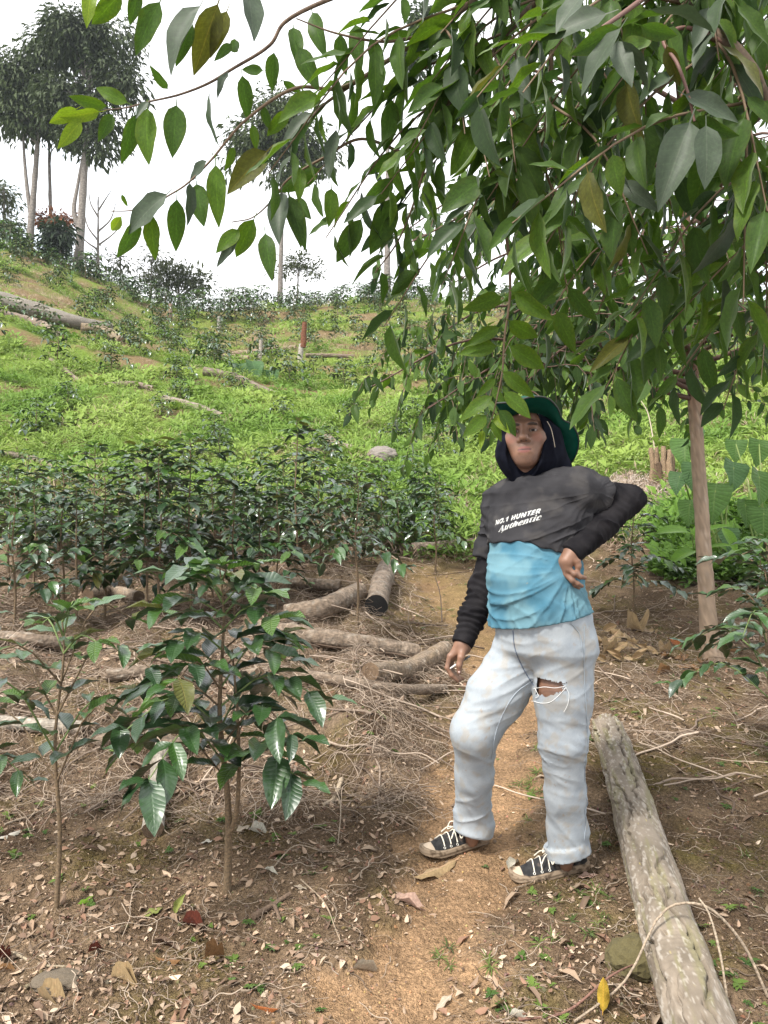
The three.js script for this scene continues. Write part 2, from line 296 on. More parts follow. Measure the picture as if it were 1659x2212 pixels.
  const face = (x, y, z) => {
    const [a, b, c] = toHead(x, y, z); let s = skin(x, y, z);
    const lip = (1 - ss(0.75, 1.1, Math.hypot(a / 0.024, (b + 0.0665) / 0.0125))) * (c > 0.06 ? 1 : 0); s = mix3(s, [0.2, 0.066, 0.058], 0.85 * lip); const ml = (1 - ss(0.001, 0.0028, Math.abs(b + 0.066 + 0.06 * a * a * 10))) * (Math.abs(a) < 0.0235 && c > 0.06 ? 1 : 0); s = mix3(s, [0.04, 0.018, 0.015], 0.95 * ml); const nos = (1 - ss(0.5, 1, Math.hypot((Math.abs(a) - 0.0085) / 0.0045, (b + 0.0365) / 0.003))) * (c > 0.085 ? 1 : 0); s = mix3(s, [0.05, 0.022, 0.018], 0.85 * nos);
    const blush = 1 - ss(0.4, 1, Math.hypot((Math.abs(a) - 0.045) / 0.028, (b + 0.022) / 0.024)); s = mix3(s, [0.33, 0.13, 0.09], 0.4 * blush);
    const stub = c > 0.02 ? (1 - lip) * Math.max((1 - ss(0.6, 1.1, Math.hypot(a / 0.034, (b + 0.048) / 0.010))) * 0.8, ss(-0.078, -0.092, b) * (1 - ss(-0.125, -0.14, b)) * 0.75) : 0;
    s = mix3(s, [0.07, 0.045, 0.038], 0.6 * stub * clamp(0.75 + 0.6 * n3(x * 300, y * 300, z * 300)));
    const ring = (1 - ss(0.55, 1.15, Math.hypot((Math.abs(a) - 0.031) / 0.0185, (b - 0.0045) / 0.0085))) * (c > 0.06 ? 1 : 0); s = mix3(s, [0.045, 0.022, 0.017], 0.62 * ring);
    const e = Math.abs(a) - 0.031, brow = (1 - ss(0.7, 1.1, Math.hypot(e / 0.021, (b - 0.0245 - 0.003 * (1 - (e / 0.02) ** 2) + 0.12 * Math.max(0, e)) / 0.0062))) * (c > 0.06 ? 1 : 0); s = mix3(s, [0.022, 0.016, 0.013], 0.92 * brow);
    return s;
  };

  // --- hands: palm and five fingers each, with knuckles ---
  const hand = (wrist, palm, fingers, thumb, fore) => {
    const parts = [chain([fore, wrist], [0.027, 0.024])];
    parts.push(palm); for (const f of [...fingers, thumb]) parts.push(chain(f.p, f.r, 0.006));
    return (x, y, z) => { let d = smin(parts[0](x, y, z), parts[1](x, y, z), 0.025); for (let i = 2; i < parts.length; i++) d = smin(d, parts[i](x, y, z), i === parts.length - 1 ? 0.012 : 0.007); return d; };
  };
  // right hand (image left): hangs beside the thigh, fingers curling
  const fr = [0.0098, 0.0092, 0.0085, 0.007];
  const Rf = [[0, 0], [0.016, 0.6], [0.03, 1.6], [0.044, 3.4]].map(([dz, k]) => ({ p: [J(971 + k * 2, 1418 + k * 0.4, 2.85 + dz), J(966 + k * 2.6, 1442 + k * 0.8, 2.845 + dz), J(975 + k * 3, 1458 + k * 0.3, 2.845 + dz), J(989 + k * 3.2, 1471 - k * 1.2, 2.85 + dz)], r: fr.map((r) => r * (1 - 0.05 * k)) }));
  const palmR = (() => { const a = chain([J(997, 1396, 2.862), J(975, 1417, 2.853)], [0.026, 0.0135], 0.02), b = chain([J(1002, 1398, 2.885), J(984, 1419, 2.893)], [0.024, 0.0125], 0.02), c = chain([J(1000, 1399, 2.872), J(980, 1418, 2.873)], [0.026, 0.013], 0.02); return (x, y, z) => smin(smin(a(x, y, z), b(x, y, z), 0.018), c(x, y, z), 0.018); })();
  const thumbR = { p: [J(1000, 1404, 2.845), J(996, 1420, 2.822), J(992, 1437, 2.82), J(992, 1453, 2.825)], r: [0.0165, 0.0125, 0.0108, 0.0082] };
  const handR = hand(wrR, palmR, Rf, thumbR, elR.clone().lerp(wrR, 0.75));
  // left hand on the hip: wrist bent, fingers pointing back
  const Lf = [[0, 0, 0, 0], [-4, 17, 0.0, 0.5], [-7, 30, 0.004, 1.5], [-8, 41, 0.01, 3]].map(([ox, oy, dz, k]) => ({ p: [J(1226 + ox, 1228 + oy, 2.578 + dz), J(1241 + ox, 1240 + oy, 2.568 + dz), J(1253 + ox - k, 1246 + oy, 2.575 + dz), J(1264 + ox - k * 2, 1248 + oy, 2.588 + dz)], r: fr.map((r) => r * (1 - 0.05 * k)) })).slice(0, 4);
  Lf[1].p = [J(1222, 1241, 2.582), J(1236, 1254, 2.572), J(1247, 1261, 2.575), J(1257, 1266, 2.585)]; Lf[2].p = [J(1218, 1238, 2.60), J(1230, 1256, 2.594), J(1242, 1264, 2.598), J(1250, 1270, 2.61)]; Lf[3].p = [J(1216, 1232, 2.618), J(1226, 1250, 2.618), J(1236, 1259, 2.62), J(1244, 1265, 2.63)];
  const palmL = (() => { const a = chain([J(1236, 1196, 2.595), J(1224, 1212, 2.582), J(1225, 1230, 2.58)], [0.025, 0.0165, 0.0135], 0.02), b = chain([J(1232, 1196, 2.61), J(1218, 1214, 2.605), J(1219, 1236, 2.60)], [0.024, 0.0165, 0.013], 0.02); return (x, y, z) => smin(a(x, y, z), b(x, y, z), 0.02); })();
  const thumbL = { p: [J(1238, 1202, 2.585), J(1246, 1212, 2.578), J(1249, 1222, 2.578), J(1248, 1233, 2.58)], r: [0.0155, 0.012, 0.0105, 0.008] };
  const handL = hand(wrL, palmL, Lf, thumbL, elL.clone().lerp(wrL, 0.78));

  // --- body: one continuous surface under the clothes, fine grids for the head and hands ---
  const legR = chain([hipR, kneeR, ankR], [0.08, 0.056, 0.041], 0.03), legL = chain([hipL, hipL.clone().lerp(kneeL, 0.5), kneeL, ankL], [0.085, 0.084, 0.062, 0.042], 0.03);
  const footR = chain([ankR, ankR.clone().add(V(-0.005, -0.055, 0.005))], [0.037, 0.026]), footL = chain([ankL, ankL.clone().add(V(-0.01, -0.06, 0.01))], [0.038, 0.026]);
  const armL = chain([shL, elL, wrL], [0.046, 0.032, 0.019], 0.02), armR = chain([shR, elR, wrR], [0.046, 0.034, 0.02], 0.02), trunkF = torso(-0.02);
  const bodyF = (x, y, z) => { let d = trunkF(x, y, z); d = smin(d, legR(x, y, z), 0.05); d = smin(d, legL(x, y, z), 0.05); d = smin(d, armL(x, y, z), 0.012); d = smin(d, armR(x, y, z), 0.012); d = smin(d, neck(x, y, z), 0.04); d = smin(d, footR(x, y, z), 0.02); return smin(d, footL(x, y, z), 0.02); };
  const [blo, bhi] = box([hipR, kneeR, ankR, hipL, ankL, shL, elL, shR, elR, wrR, J(1150, 1030, 2.8), J(1000, 1840, 2.83), J(1205, 1880, 2.67)], 0.09);
  const hairBall = (p) => [p.clone().addScalar(-0.125), p.clone().addScalar(0.125)];
  const skinMat = new THREE.MeshPhysicalMaterial({ vertexColors: true, roughness: 0.55, clearcoat: 0.08, clearcoatRoughness: 0.5 });
  part('body', joinedColoured([mesh(bodyF, blo, bhi, 0.011, skin), mesh(headF, headC.clone().add(V(-0.125, -0.17, -0.13)), headC.clone().add(V(0.125, 0.15, 0.14)), 0.0026, face),
    mesh(handR, ...box([wrR, J(985, 1475, 2.86), J(960, 1430, 2.93), J(1012, 1400, 2.8)], 0.03), 0.0028, skin), mesh(handL, ...box([wrL, J(1270, 1275, 2.59), J(1210, 1240, 2.63), J(1250, 1200, 2.55)], 0.03), 0.0028, skin)]), skinMat, person);
  function joinedColoured(list) { const s = new Soup(); for (const g of list) { const C = g.attributes.color; s.add(g, I4); for (let i = 0; i < C.count; i++) s.c.push(C.getX(i), C.getY(i), C.getZ(i)); } return s.build(); }
  // eyes
  const eyeWhite = new THREE.MeshPhysicalMaterial({ vertexColors: true, roughness: 0.35, specularIntensity: 0.4 });
  for (const e of lid) {
    const g = new THREE.SphereGeometry(0.0126, 28, 20), P = g.attributes.position, C = [], look = V(0.06, -0.2, 1).normalize();
    for (let i = 0; i < P.count; i++) { const v = V().fromBufferAttribute(P, i).normalize(), k = Math.acos(clamp(v.dot(look), -1, 1)); C.push(...(k < 0.24 ? [0.003, 0.003, 0.003] : k < 0.55 ? [0.014, 0.007, 0.005] : [0.27, 0.225, 0.205])); }
    g.setAttribute('color', new THREE.Float32BufferAttribute(C, 3)); const o = part('eye', g, eyeWhite, person); o.position.copy(H(e.x, e.y, e.z)); o.quaternion.setFromRotationMatrix(new THREE.Matrix4().makeBasis(HX, HY, HZ));
  }
  // fingernails on the hanging thumb
  const nail = part('fingernail', new THREE.SphereGeometry(0.006, 10, 8), new THREE.MeshStandardMaterial({ color: lin(0.62, 0.45, 0.4), roughness: 0.35 }), person); nail.position.copy(J(992, 1450, 2.818)); nail.scale.set(0.85, 1.2, 0.6);

  // --- jeans ---
  const jeanR = chain([hipR.clone().add(V(0.01, 0, 0)), hipR.clone().lerp(kneeR, 0.55), kneeR, kneeR.clone().lerp(ankR, 0.45), ankR.clone().add(V(0.0, 0.03, 0)), ankR.clone().add(V(-0.002, -0.02, 0))], [0.110, 0.103, 0.084, 0.067, 0.07, 0.066], 0.03);
  const jeanL = chain([hipL, hipL.clone().lerp(kneeL, 0.55), kneeL, kneeL.clone().lerp(ankL, 0.5), ankL.clone().add(V(0.0, 0.06, 0)), ankL.clone().add(V(0, -0.015, 0))], [0.110, 0.097, 0.081, 0.067, 0.07, 0.068], 0.03);
  const waistTop = J(1175, 1312, 2.73).y, seat = torso(0.004);
  const cuffCut = (k) => [plane(ankR.clone().add(V(0.02, -0.022, 0)), V(-0.22, -1, 0.1)), plane(ankL.clone().add(V(0, -0.022, 0)), V(0.28, -1, 0.05))][k];
  const cutR = cuffCut(0), cutL = cuffCut(1);
  const foldsR = (x, y, z) => { // right leg: tension folds across the thigh, bunching at the shin
    const t = y - kneeR.y, th = ss(-0.02, 0.1, t), sh = 1 - ss(-0.12, 0.02, t);
    const q = y - 0.42 * (x - kneeR.x) + 0.25 * z; let d = 0.0075 * th * (ridge(x * 2.2, q * 17, z * 2.2) - 0.75) * ss(-0.02, 0.05, x - kneeR.x + 0.06);
    d += 0.008 * sh * (ridge(x * 4 + 5, (y + 0.8 * x) * 8, z * 4) - 0.7) + 0.010 * ss(-0.22, -0.30, t) * (ridge(x * 3 + 2, (y - 0.35 * x) * 12, z * 3) - 0.7); return d + 0.0022 * th * (ridge(x * 6 + 9, (y - 0.35 * x) * 30, z * 6) - 0.7) + 0.001 * n3(x * 16, y * 16, z * 16);
  };
  const foldsL = (x, y, z) => { const t = y - kneeL.y, knee = Math.exp(-((t + 0.03) ** 2) / 0.016), th = ss(0.05, 0.2, t); let d = 0.011 * knee * (ridge(x * 3 + 7, (y + 0.28 * x) * 13, z * 3) - 0.72) + 0.006 * th * (ridge(x * 4 + 1, (y - 0.3 * x) * 12, z * 4) - 0.7); d += 0.008 * ss(-0.12, -0.25, t) * (ridge(x * 5 + 3, (y + 0.9 * x) * 6, z * 5) - 0.7); return d + 0.003 * (ridge(x * 6 + 4, (y + 0.3 * x) * 26, z * 6) - 0.7) * (0.4 + knee) + 0.001 * n3(x * 16 + 5, y * 16, z * 16); };
  const rollL = (() => { const c = ankL.clone().add(V(0, -0.005, 0)), n = V(0.26, -1, 0.05).normalize(); return (x, y, z) => { const dx = x - c.x, dy = y - c.y, dz = z - c.z, h = dx * n.x + dy * n.y + dz * n.z, r = Math.sqrt(Math.max(0, dx * dx + dy * dy + dz * dz - h * h)); return Math.max(Math.abs(h) - 0.022, Math.abs(r - 0.075 - 0.003 * n3(x * 20, y * 20, z * 20)) - 0.006); }; })();
  const rollR = (() => { const c = ankR.clone().add(V(0.004, 0.0, 0)), n = V(-0.2, -1, 0.1).normalize(); return (x, y, z) => { const dx = x - c.x, dy = y - c.y, dz = z - c.z, h = dx * n.x + dy * n.y + dz * n.z, r = Math.sqrt(Math.max(0, dx * dx + dy * dy + dz * dz - h * h)); return Math.hypot(Math.max(0, Math.abs(h) - 0.02), r - 0.067) - 0.011; }; })();
  const jeansF = (x, y, z) => {
    let r = smax(jeanR(x, y, z) - foldsR(x, y, z), cutR(x, y, z), 0.01); r = smin(r, rollR(x, y, z), 0.01);
    let l = smax(jeanL(x, y, z) - foldsL(x, y, z), cutL(x, y, z), 0.01); l = smin(l, rollL(x, y, z), 0.006);
    let d = smin(smin(r, l, 0.018), smax(seat(x, y, z) - 0.005 * (ridge(x * 5, (y - 0.3 * x) * 12, z * 5) - 0.7), plane0(x, y, z), 0.02), 0.035); return d;
  };
  const pl0 = plane(hipR.clone().lerp(hipL, 0.5).add(V(0, -0.05, 0)), V(0, -1, 0)), plTop = plane(V(0, waistTop, 0), V(0, 1, 0)); const plane0 = (x, y, z) => Math.max(pl0(x, y, z), plTop(x, y, z));
  const denim = (x, y, z) => {
    const w = fbm3(x * 9, y * 9, z * 9, 3), f = n3(x * 160, y * 220, z * 160), blue = mix3([0.275, 0.306, 0.338], [0.355, 0.385, 0.41], clamp(0.5 + 0.8 * w));
    let c = blue.map((v) => v * (1 + 0.05 * f));
    const s1 = ss(0.1, 0.42, fbm3(x * 13 + 3, y * 13, z * 13, 4) + 0.22 * Math.exp(-((x - kneeR.x + 0.05) ** 2 + (y - kneeR.y + 0.03) ** 2) / 0.006) + 0.24 * Math.exp(-((y - kneeL.y - 0.2) ** 2) / 0.02) * (x > 0 ? 1 : 0.2));
    c = mix3(c, [0.31, 0.265, 0.2], 0.42 * s1);
    const s2 = ss(0.48, 0.62, fbm3(x * 34 + 8, y * 20, z * 34, 3)); c = mix3(c, [0.3, 0.22, 0.14], 0.5 * s2);
    return c;
  };
  const hole = J(1186, 1500, 2.52), inHole = (p) => { // the tear above his left knee
    const s = at(0, 0, 1); const u = (p.x - hole.x) / 0.06, v = (p.y - hole.y) / 0.032; if (p.z < kneeL.z + 0.01) return false; return u > -1.15 + 0.1 * n2(p.y * 60, 1) && u < 1 + 0.22 * n2(p.y * 70, 3) && v < 0.95 - 0.1 * u + 0.1 * n2(p.x * 90, 5) && v > -0.8 + 0.75 * ss(0.0, 1.0, u) + 0.14 * n2(p.x * 80, 9) && Math.abs(u) < 1.3; };
  const jeansMat = new THREE.MeshPhysicalMaterial({ vertexColors: true, specularIntensity: 0.2, roughness: 0.9, side: THREE.DoubleSide });
  const [jlo, jhi] = box([hipR, kneeR, ankR, hipL, kneeL, ankL, J(1175, 1325, 2.73)], 0.16);
  const jeans = part('jeans', mesh(jeansF, jlo, jhi, 0.0052, denim, (p) => !inHole(p)), jeansMat, person);
  const eye0 = V(0, 1.5, 0).sub(G), inward = (f, p, off) => { const v = p.clone().sub(eye0).normalize(); const s0 = p.clone(); for (let tries = 0; tries < 12; tries++) { p.copy(s0); p.x -= tries * 0.007; for (let i = 0; i < 60; i++) { const d = f(p.x, p.y, p.z) - off; p.addScaledVector(v, d * 0.7); if (Math.abs(d) < 0.0004) return p; if (p.distanceTo(s0) > 0.3) break; } } return p; };
  const seam = (name, pts, f, r, mat, parent, off = 0.001, steps = 40) => { const c = new THREE.CatmullRomCurve3(pts, false, 'centripetal').getPoints(steps).map((p) => inward(f, p, off)); return part(name, tube(c, r, 5), mat, parent); };
  const stitch = new THREE.MeshStandardMaterial({ color: lin(0.3, 0.34, 0.38), roughness: 0.9 });
  seam('seam', [[1262, 1352, 2.55], [1262, 1450, 2.53], [1268, 1560, 2.53], [1272, 1700, 2.56], [1262, 1815, 2.58]].map((a) => J(...a)), jeansF, 0.0016, stitch, jeans);
  seam('seam', [[1108, 1362, 2.6], [1112, 1400, 2.58], [1128, 1440, 2.58], [1152, 1480, 2.6]].map((a) => J(...a)), jeansF, 0.0018, new THREE.MeshStandardMaterial({ color: lin(0.1, 0.13, 0.19), roughness: 0.9 }), jeans);
  seam('seam', [[1150, 1470, 2.58], [1112, 1500, 2.6], [1075, 1570, 2.62], [1062, 1640, 2.66]].map((a) => J(...a)), jeansF, 0.0016, stitch, jeans);
  seam('pocket', [[1232, 1345, 2.5], [1252, 1370, 2.5], [1258, 1410, 2.5]].map((a) => J(...a)), jeansF, 0.0017, stitch, jeans);
  const thread = new THREE.MeshStandardMaterial({ color: lin(0.8, 0.8, 0.78), roughness: 0.9 });
  seam('frayed_edge', [[1152, 1488, 2.5], [1175, 1484, 2.5], [1200, 1486, 2.5], [1222, 1482, 2.5]].map((a) => J(...a)), jeansF, 0.001, thread, jeans, 0.001, 24);
  seam('frayed_edge', [[1150, 1514, 2.5], [1168, 1519, 2.5], [1188, 1517, 2.5], [1204, 1505, 2.5], [1222, 1486, 2.5]].map((a) => J(...a)), jeansF, 0.0011, thread, jeans, 0.001, 24);
  seam('loose_thread', [[1222, 1484, 2.5], [1229, 1500, 2.5], [1226, 1522, 2.5], [1218, 1538, 2.5]].map((a) => J(...a)), jeansF, 0.0009, thread, jeans, 0.004, 20);
  seam('loose_thread', [[1155, 1486, 2.5], [1160, 1496, 2.5], [1163, 1504, 2.5], [1157, 1507, 2.5]].map((a) => J(...a)), jeansF, 0.0009, thread, jeans, 0.004, 14);

  // --- blue inner shirt ---
  const hemBlue = plane(J(1172, 1349, 2.6), V(0.2, -1, 0)), topBlue = plane(J(1165, 1110, 2.78), V(0, 1, 0)), blueT = torso(0.015);
  const anchor = J(1232, 1225, 2.6);
  const blueF = (x, y, z) => {
    const dx = x - anchor.x, dy = y - anchor.y, dz = z - anchor.z, rr = Math.sqrt(dx * dx + dy * dy + dz * dz), an = Math.atan2(dy, dx - 0.5 * dz);
    const low = ss(0.02, -0.1, y - SP[3].c.y), f = 0.015 * (ridge(an * 3.2, rr * 1.4, 2) - 0.72) * ss(0.03, 0.12, rr) * (0.55 + 0.45 * low) + 0.006 * (ridge(x * 4, (y - 0.7 * x) * 11, z * 4) - 0.7) + 0.008 * low * (ridge(x * 6 + 3, (y + 0.5 * x) * 9, z * 6) - 0.7);
    return smax(smax(blueT(x, y, z) - f - 0.014 * ss(-0.12, -0.2, y - SP[3].c.y), hemBlue(x, y, z), 0.006), topBlue(x, y, z), 0.004);
  };
  const blue = (x, y, z) => {
    const u = (x - G0.x) * -Rt.x + (z - G0.z) * -Rt.z, n = fbm3(x * 7, y * 7, z * 7, 3), fade = ss(-0.05, 0.35, fbm3(x * 6 + 4, y * 5, z * 6, 3) + 0.12), f = n3(x * 180, y * 180, z * 180);
    let c = mix3([0.05, 0.138, 0.195], [0.088, 0.19, 0.245], clamp(0.45 + 0.9 * n)); c = mix3(c, [0.16, 0.265, 0.285], 0.45 * fade);
    const sp = ss(0.6, 0.68, fbm3(x * 26 + 2, y * 26, z * 26, 2)); return mix3(c, [0.28, 0.24, 0.16], 0.6 * sp).map((v) => v * (1 + 0.04 * f));
  };
  const G0 = SP[4].c;
  const cloth = (o = {}) => new THREE.MeshPhysicalMaterial({ vertexColors: true, roughness: 0.92, specularIntensity: 0.12, side: THREE.DoubleSide, ...o });
  part('blue_shirt', mesh(blueF, ...box([SP[1].c, SP[5].c], 0.25), 0.0045, blue), cloth(), person);

  // --- grey outer T-shirt with its print ---
  const chestC = SP[5].c.clone();
  const print = (() => {
    const c = document.createElement('canvas'); c.width = 640; c.height = 320; const g = c.getContext('2d'); g.fillStyle = '#000'; g.fillRect(0, 0, 640, 320); g.fillStyle = '#fff'; g.textAlign = 'center';
    g.font = 'bold 92px sans-serif'; g.save(); g.translate(320, 130); g.scale(0.98, 1); g.fillText('NO.1 HUNTER', 0, 0); g.restore();
    g.save(); g.translate(392, 232); g.transform(1, -0.05, -0.32, 1, 0, 0); g.font = 'bold 104px serif'; g.fillText('Authentic', -20, 0); g.restore();
    g.lineWidth = 6; g.strokeStyle = '#fff'; g.beginPath(); g.moveTo(150, 268); g.quadraticCurveTo(190, 250, 228, 205); g.stroke();
    g.font = '26px sans-serif'; g.fillText('· · · · ·', 480, 36);
    const d = g.getImageData(0, 0, 640, 320).data; return (u, v) => { const i = (u * 640) | 0, j = ((1 - v) * 320) | 0; return i < 0 || j < 0 || i >= 640 || j >= 320 ? 0 : d[(j * 640 + i) * 4] / 255; };
  })();
  const greyT = torso(0.026), hemGrey = (x, y, z) => { const u = (x - chestC.x) * Rt.x + (z - chestC.z) * Rt.z, v = (x - chestC.x) * Fw.x + (z - chestC.z) * Fw.z; return -(y - (hemY - 0.7 * u * u * (u > 0 ? 1 : 2.0) + 0.002 * n2(u * 20, 3))); };
  const hemY = J(1105, 1172, 2.66).y;
  const slL = cone(shL, elL, 0.08, 0.05), slR = chain([shR, elR], [0.078, 0.072]), slLcut = plane(shL.clone().lerp(elL, 0.55), elL.clone().sub(shL)), slRcut = plane(shR.clone().lerp(elR, 0.66), elR.clone().sub(shR)), shoulders = chain([shR.clone().add(V(0, 0.01, 0)), J(1158, 1052, 2.81), shL.clone().add(V(0, 0.012, 0))], [0.062, 0.062, 0.066], 0.04);
  const greyF = (x, y, z) => {
    const dx = x - shL.x, dy = y - shL.y, dz = z - shL.z, an = Math.atan2(dy, dx - 0.6 * dz), rr = Math.sqrt(dx * dx + dy * dy + dz * dz);
    const bunch = ss(0.13, 0.0, y - hemY), f = 0.006 * (ridge(an * 3.4 + 1, rr * 1.5, 5) - 0.74) * ss(0.04, 0.14, rr) + 0.014 * bunch * ss(-0.005, 0.03, y - hemY + 0.7 * 0.01) * (ridge(x * 2.5 + 4, (y - 0.35 * x + 0.1 * z) * 15, z * 2.5) - 0.7) + 0.005 * n3(x * 14, y * 14, z * 14);
    let d = smin(greyT(x, y, z), shoulders(x, y, z) - 0.004, 0.05); d = smax(d, hemGrey(x, y, z), 0.012);
    const sl = Math.min(smax(slL(x, y, z), slLcut(x, y, z), 0.008), smax(slR(x, y, z), slRcut(x, y, z), 0.008)); return smin(d, sl, 0.035) - f;
  };
  const grey = (x, y, z) => {
    const n = fbm3(x * 8 + 2, y * 8, z * 8, 3), f = n3(x * 170, y * 170, z * 170), dust = ss(0.05, 0.4, fbm3(x * 5 + 1, y * 7, z * 5, 4)); let c = mix3([0.024, 0.0235, 0.026], [0.037, 0.036, 0.039], clamp(0.5 + n)); c = mix3(c, [0.085, 0.078, 0.072], 0.3 * dust); c = c.map((v) => v * (1 + 0.05 * f));
    const u = -((x - chestC.x) * Rt.x + (z - chestC.z) * Rt.z), v = (x - chestC.x) * Fw.x + (z - chestC.z) * Fw.z; if (v < 0.02) return c;
    const s = Math.asin(clamp(u / 0.205, -1, 1)) * 0.205, t = y - chestC.y - 0.24 * s, k = print((s + 0.105) / 0.195, (t + 0.058) / 0.083); return mix3(c, [0.62, 0.62, 0.6], 0.85 * k);
  };
  part('grey_shirt', mesh(greyF, ...box([SP[3].c, SP[7].c, elL, shR, elR.clone().lerp(shR, 0.3)], 0.2), 0.0029, grey), cloth(), person);

  // --- black long sleeves ---
  const black = (x, y, z) => { const n = fbm3(x * 12, y * 12, z * 12, 3), f = n3(x * 200, y * 200, z * 200), k = clamp(0.5 + n); const c = mix3([0.008, 0.0075, 0.009], [0.02, 0.0185, 0.02], k); return c.map((v) => v * (1 + 0.08 * f)); };
  const sleeve = (name, a, b, c, r, lift, seed) => {
    const upper = cone(a, b, r[0], r[1]), lower = chain([b, b.clone().lerp(c, 0.5), c], r.slice(1), 0.02), ax = c.clone().sub(b).normalize(), cut = plane(c.clone().addScaledVector(ax, -0.004), ax), up = plane(a.clone().lerp(b, 0.2), a.clone().sub(b)), L = c.distanceTo(b);
    const f = (x, y, z) => { const s = (x - c.x) * ax.x + (y - c.y) * ax.y + (z - c.z) * ax.z; const q = 0.0045 * Math.sin(s * 260 + 2.5 * n3(x * 9, y * 9, z * 9)) * lift * ss(0.01, 0.06, -s) * ss(L * 1.25, L * 0.7, -s) + 0.015 * (ridge(x * 7 + seed, y * 7, z * 7) - 0.7) * ss(0.02, 0.1, -s); return smin(smax(upper(x, y, z), up(x, y, z), 0.01), smax(lower(x, y, z), cut(x, y, z), 0.005), 0.02) - q; };
    part(name, mesh(f, ...box([a, b, c], 0.1), 0.0038, black), cloth({ roughness: 0.85 }), person);
  };
  sleeve('long_sleeve', shL, elL, wrL.clone().add(wrL.clone().sub(elL).setLength(0.022)), [0.056, 0.048, 0.046, 0.04], 0.25, 1);
  sleeve('long_sleeve', shR, elR, wrR.clone().add(wrR.clone().sub(elR).setLength(0.008)), [0.06, 0.056, 0.049, 0.041], 0.8, 5);

  // --- dark hood draped over head and neck, open at the face ---
  {
    const shell = ball(V(0, 0.03, -0.018), 0.093, 0.108, 0.112), drape = [H(0.0, 0.0, -0.03), H(-0.006, -0.075, -0.01), J(1135, 1035, 2.82)], dr = chain(drape, [0.096, 0.091, 0.05], 0.05), skirt = chain([H(0.02, -0.03, -0.06), J(1185, 1015, 2.86)], [0.105, 0.085], 0.05), skirtL = cone(H(-0.035, -0.06, 0.0), H(-0.02, -0.135, 0.0), 0.068, 0.035);
    const open = [ball(V(0.0, -0.015, 0.09), 0.067, 0.125, 0.11), cone(V(-0.012, -0.1, 0.1), V(-0.03, -0.22, 0.045), 0.055, 0.034)];
    const f = (x, y, z) => {
      const [a, b, c] = toHead(x, y, z); let d = smin(shell(a, b, c), dr(x, y, z), 0.05); d = smin(d, skirt(x, y, z), 0.05); d = smin(d, skirtL(x, y, z), 0.04);
      d -= 0.006 * (ridge(x * 9, y * 5, z * 9) - 0.7); let o = smin(open[0](a, b, c), open[1](a, b, c), 0.04); return smax(d, -o, 0.006);
    };
    part('hood', mesh(f, headC.clone().add(V(-0.16, -0.26, -0.2)), headC.clone().add(V(0.24, 0.16, 0.16)), 0.0042, (x, y, z) => { const n = fbm3(x * 16, y * 16, z * 16, 3); return mix3([0.004, 0.0045, 0.008], [0.009, 0.010, 0.017], clamp(0.5 + n)); }), cloth({ roughness: 0.95 }), person);
  }
  // --- green brimmed hat tipped back ---
  {
    const hat = new THREE.Group(); hat.name = 'hat'; person.add(hat);
    // brim edge read round: reading, depth
    const edge = [[1074, 871, 2.67], [1108, 868, 2.61], [1150, 857, 2.60], [1182, 860, 2.63], [1203, 880, 2.69], [1216, 906, 2.77], [1236, 918, 2.82], [1250, 950, 2.87], [1243, 985, 2.91], [1226, 1004, 2.96], [1195, 985, 3.0], [1160, 930, 3.0], [1115, 890, 2.96], [1085, 878, 2.85]].map((a) => J(...a));
    const C = new THREE.CatmullRomCurve3(edge, true, 'centripetal'), N = 120, K = 12, P = [], I = [], U = [], Cl = [];
    const axisC = H(0.004, 0.034, -0.014), up = HY.clone().addScaledVector(HZ, -0.32).normalize(), ex = HX.clone(), ez = V().crossVectors(ex, up).normalize(); ex.crossVectors(up, ez).normalize();
    const inner = (a) => axisC.clone().addScaledVector(ex, Math.cos(a) * 0.096).addScaledVector(ez, Math.sin(a) * 0.108);
    const ring = C.getSpacedPoints(N).slice(0, N);
    for (let s = 0; s < 2; s++) for (let i = 0; i < N; i++) {
      const e = ring[i], dx = e.clone().sub(axisC), a = Math.atan2(dx.dot(ez) / 0.112, dx.dot(ex) / 0.094), p0 = inner(a);
      for (let k = 0; k <= K; k++) { const t = k / K, q = p0.clone().lerp(e, t).addScaledVector(up, -0.012 * Math.sin(t * Math.PI) + (s ? 0.0035 : 0)); q.addScaledVector(up, 0.0012 * Math.sin(t * 62)); P.push(q.x, q.y, q.z); U.push(i / N * 6, t); const b = 0.9 + 0.12 * n2(i * 0.2, t * 3), st = 0.85 + 0.15 * Math.cos(t * 62); Cl.push(...(s ? [0.02 * b, 0.06 * b, 0.045 * b] : [0.003 * b * st, 0.055 * b * st, 0.036 * b * st])); }
    }
    for (let s = 0; s < 2; s++) for (let i = 0; i < N; i++) for (let k = 0; k < K; k++) { const o = s * N * (K + 1), a = o + i * (K + 1) + k, b = o + ((i + 1) % N) * (K + 1) + k; s ? I.push(a, b, a + 1, b, b + 1, a + 1) : I.push(a, a + 1, b, b, a + 1, b + 1); }
    const g = new THREE.BufferGeometry(); g.setAttribute('position', new THREE.Float32BufferAttribute(P, 3)); g.setAttribute('uv', new THREE.Float32BufferAttribute(U, 2)); g.setAttribute('color', new THREE.Float32BufferAttribute(Cl, 3)); g.setIndex(I); g.computeVertexNormals();
    part('brim', g, cloth({ roughness: 0.8 }), hat);
    part('brim_edge', tube([...ring, ring[0]], 0.0032, 6, { caps: false }), new THREE.MeshStandardMaterial({ color: lin(0.03, 0.035, 0.03), roughness: 0.8 }), hat);
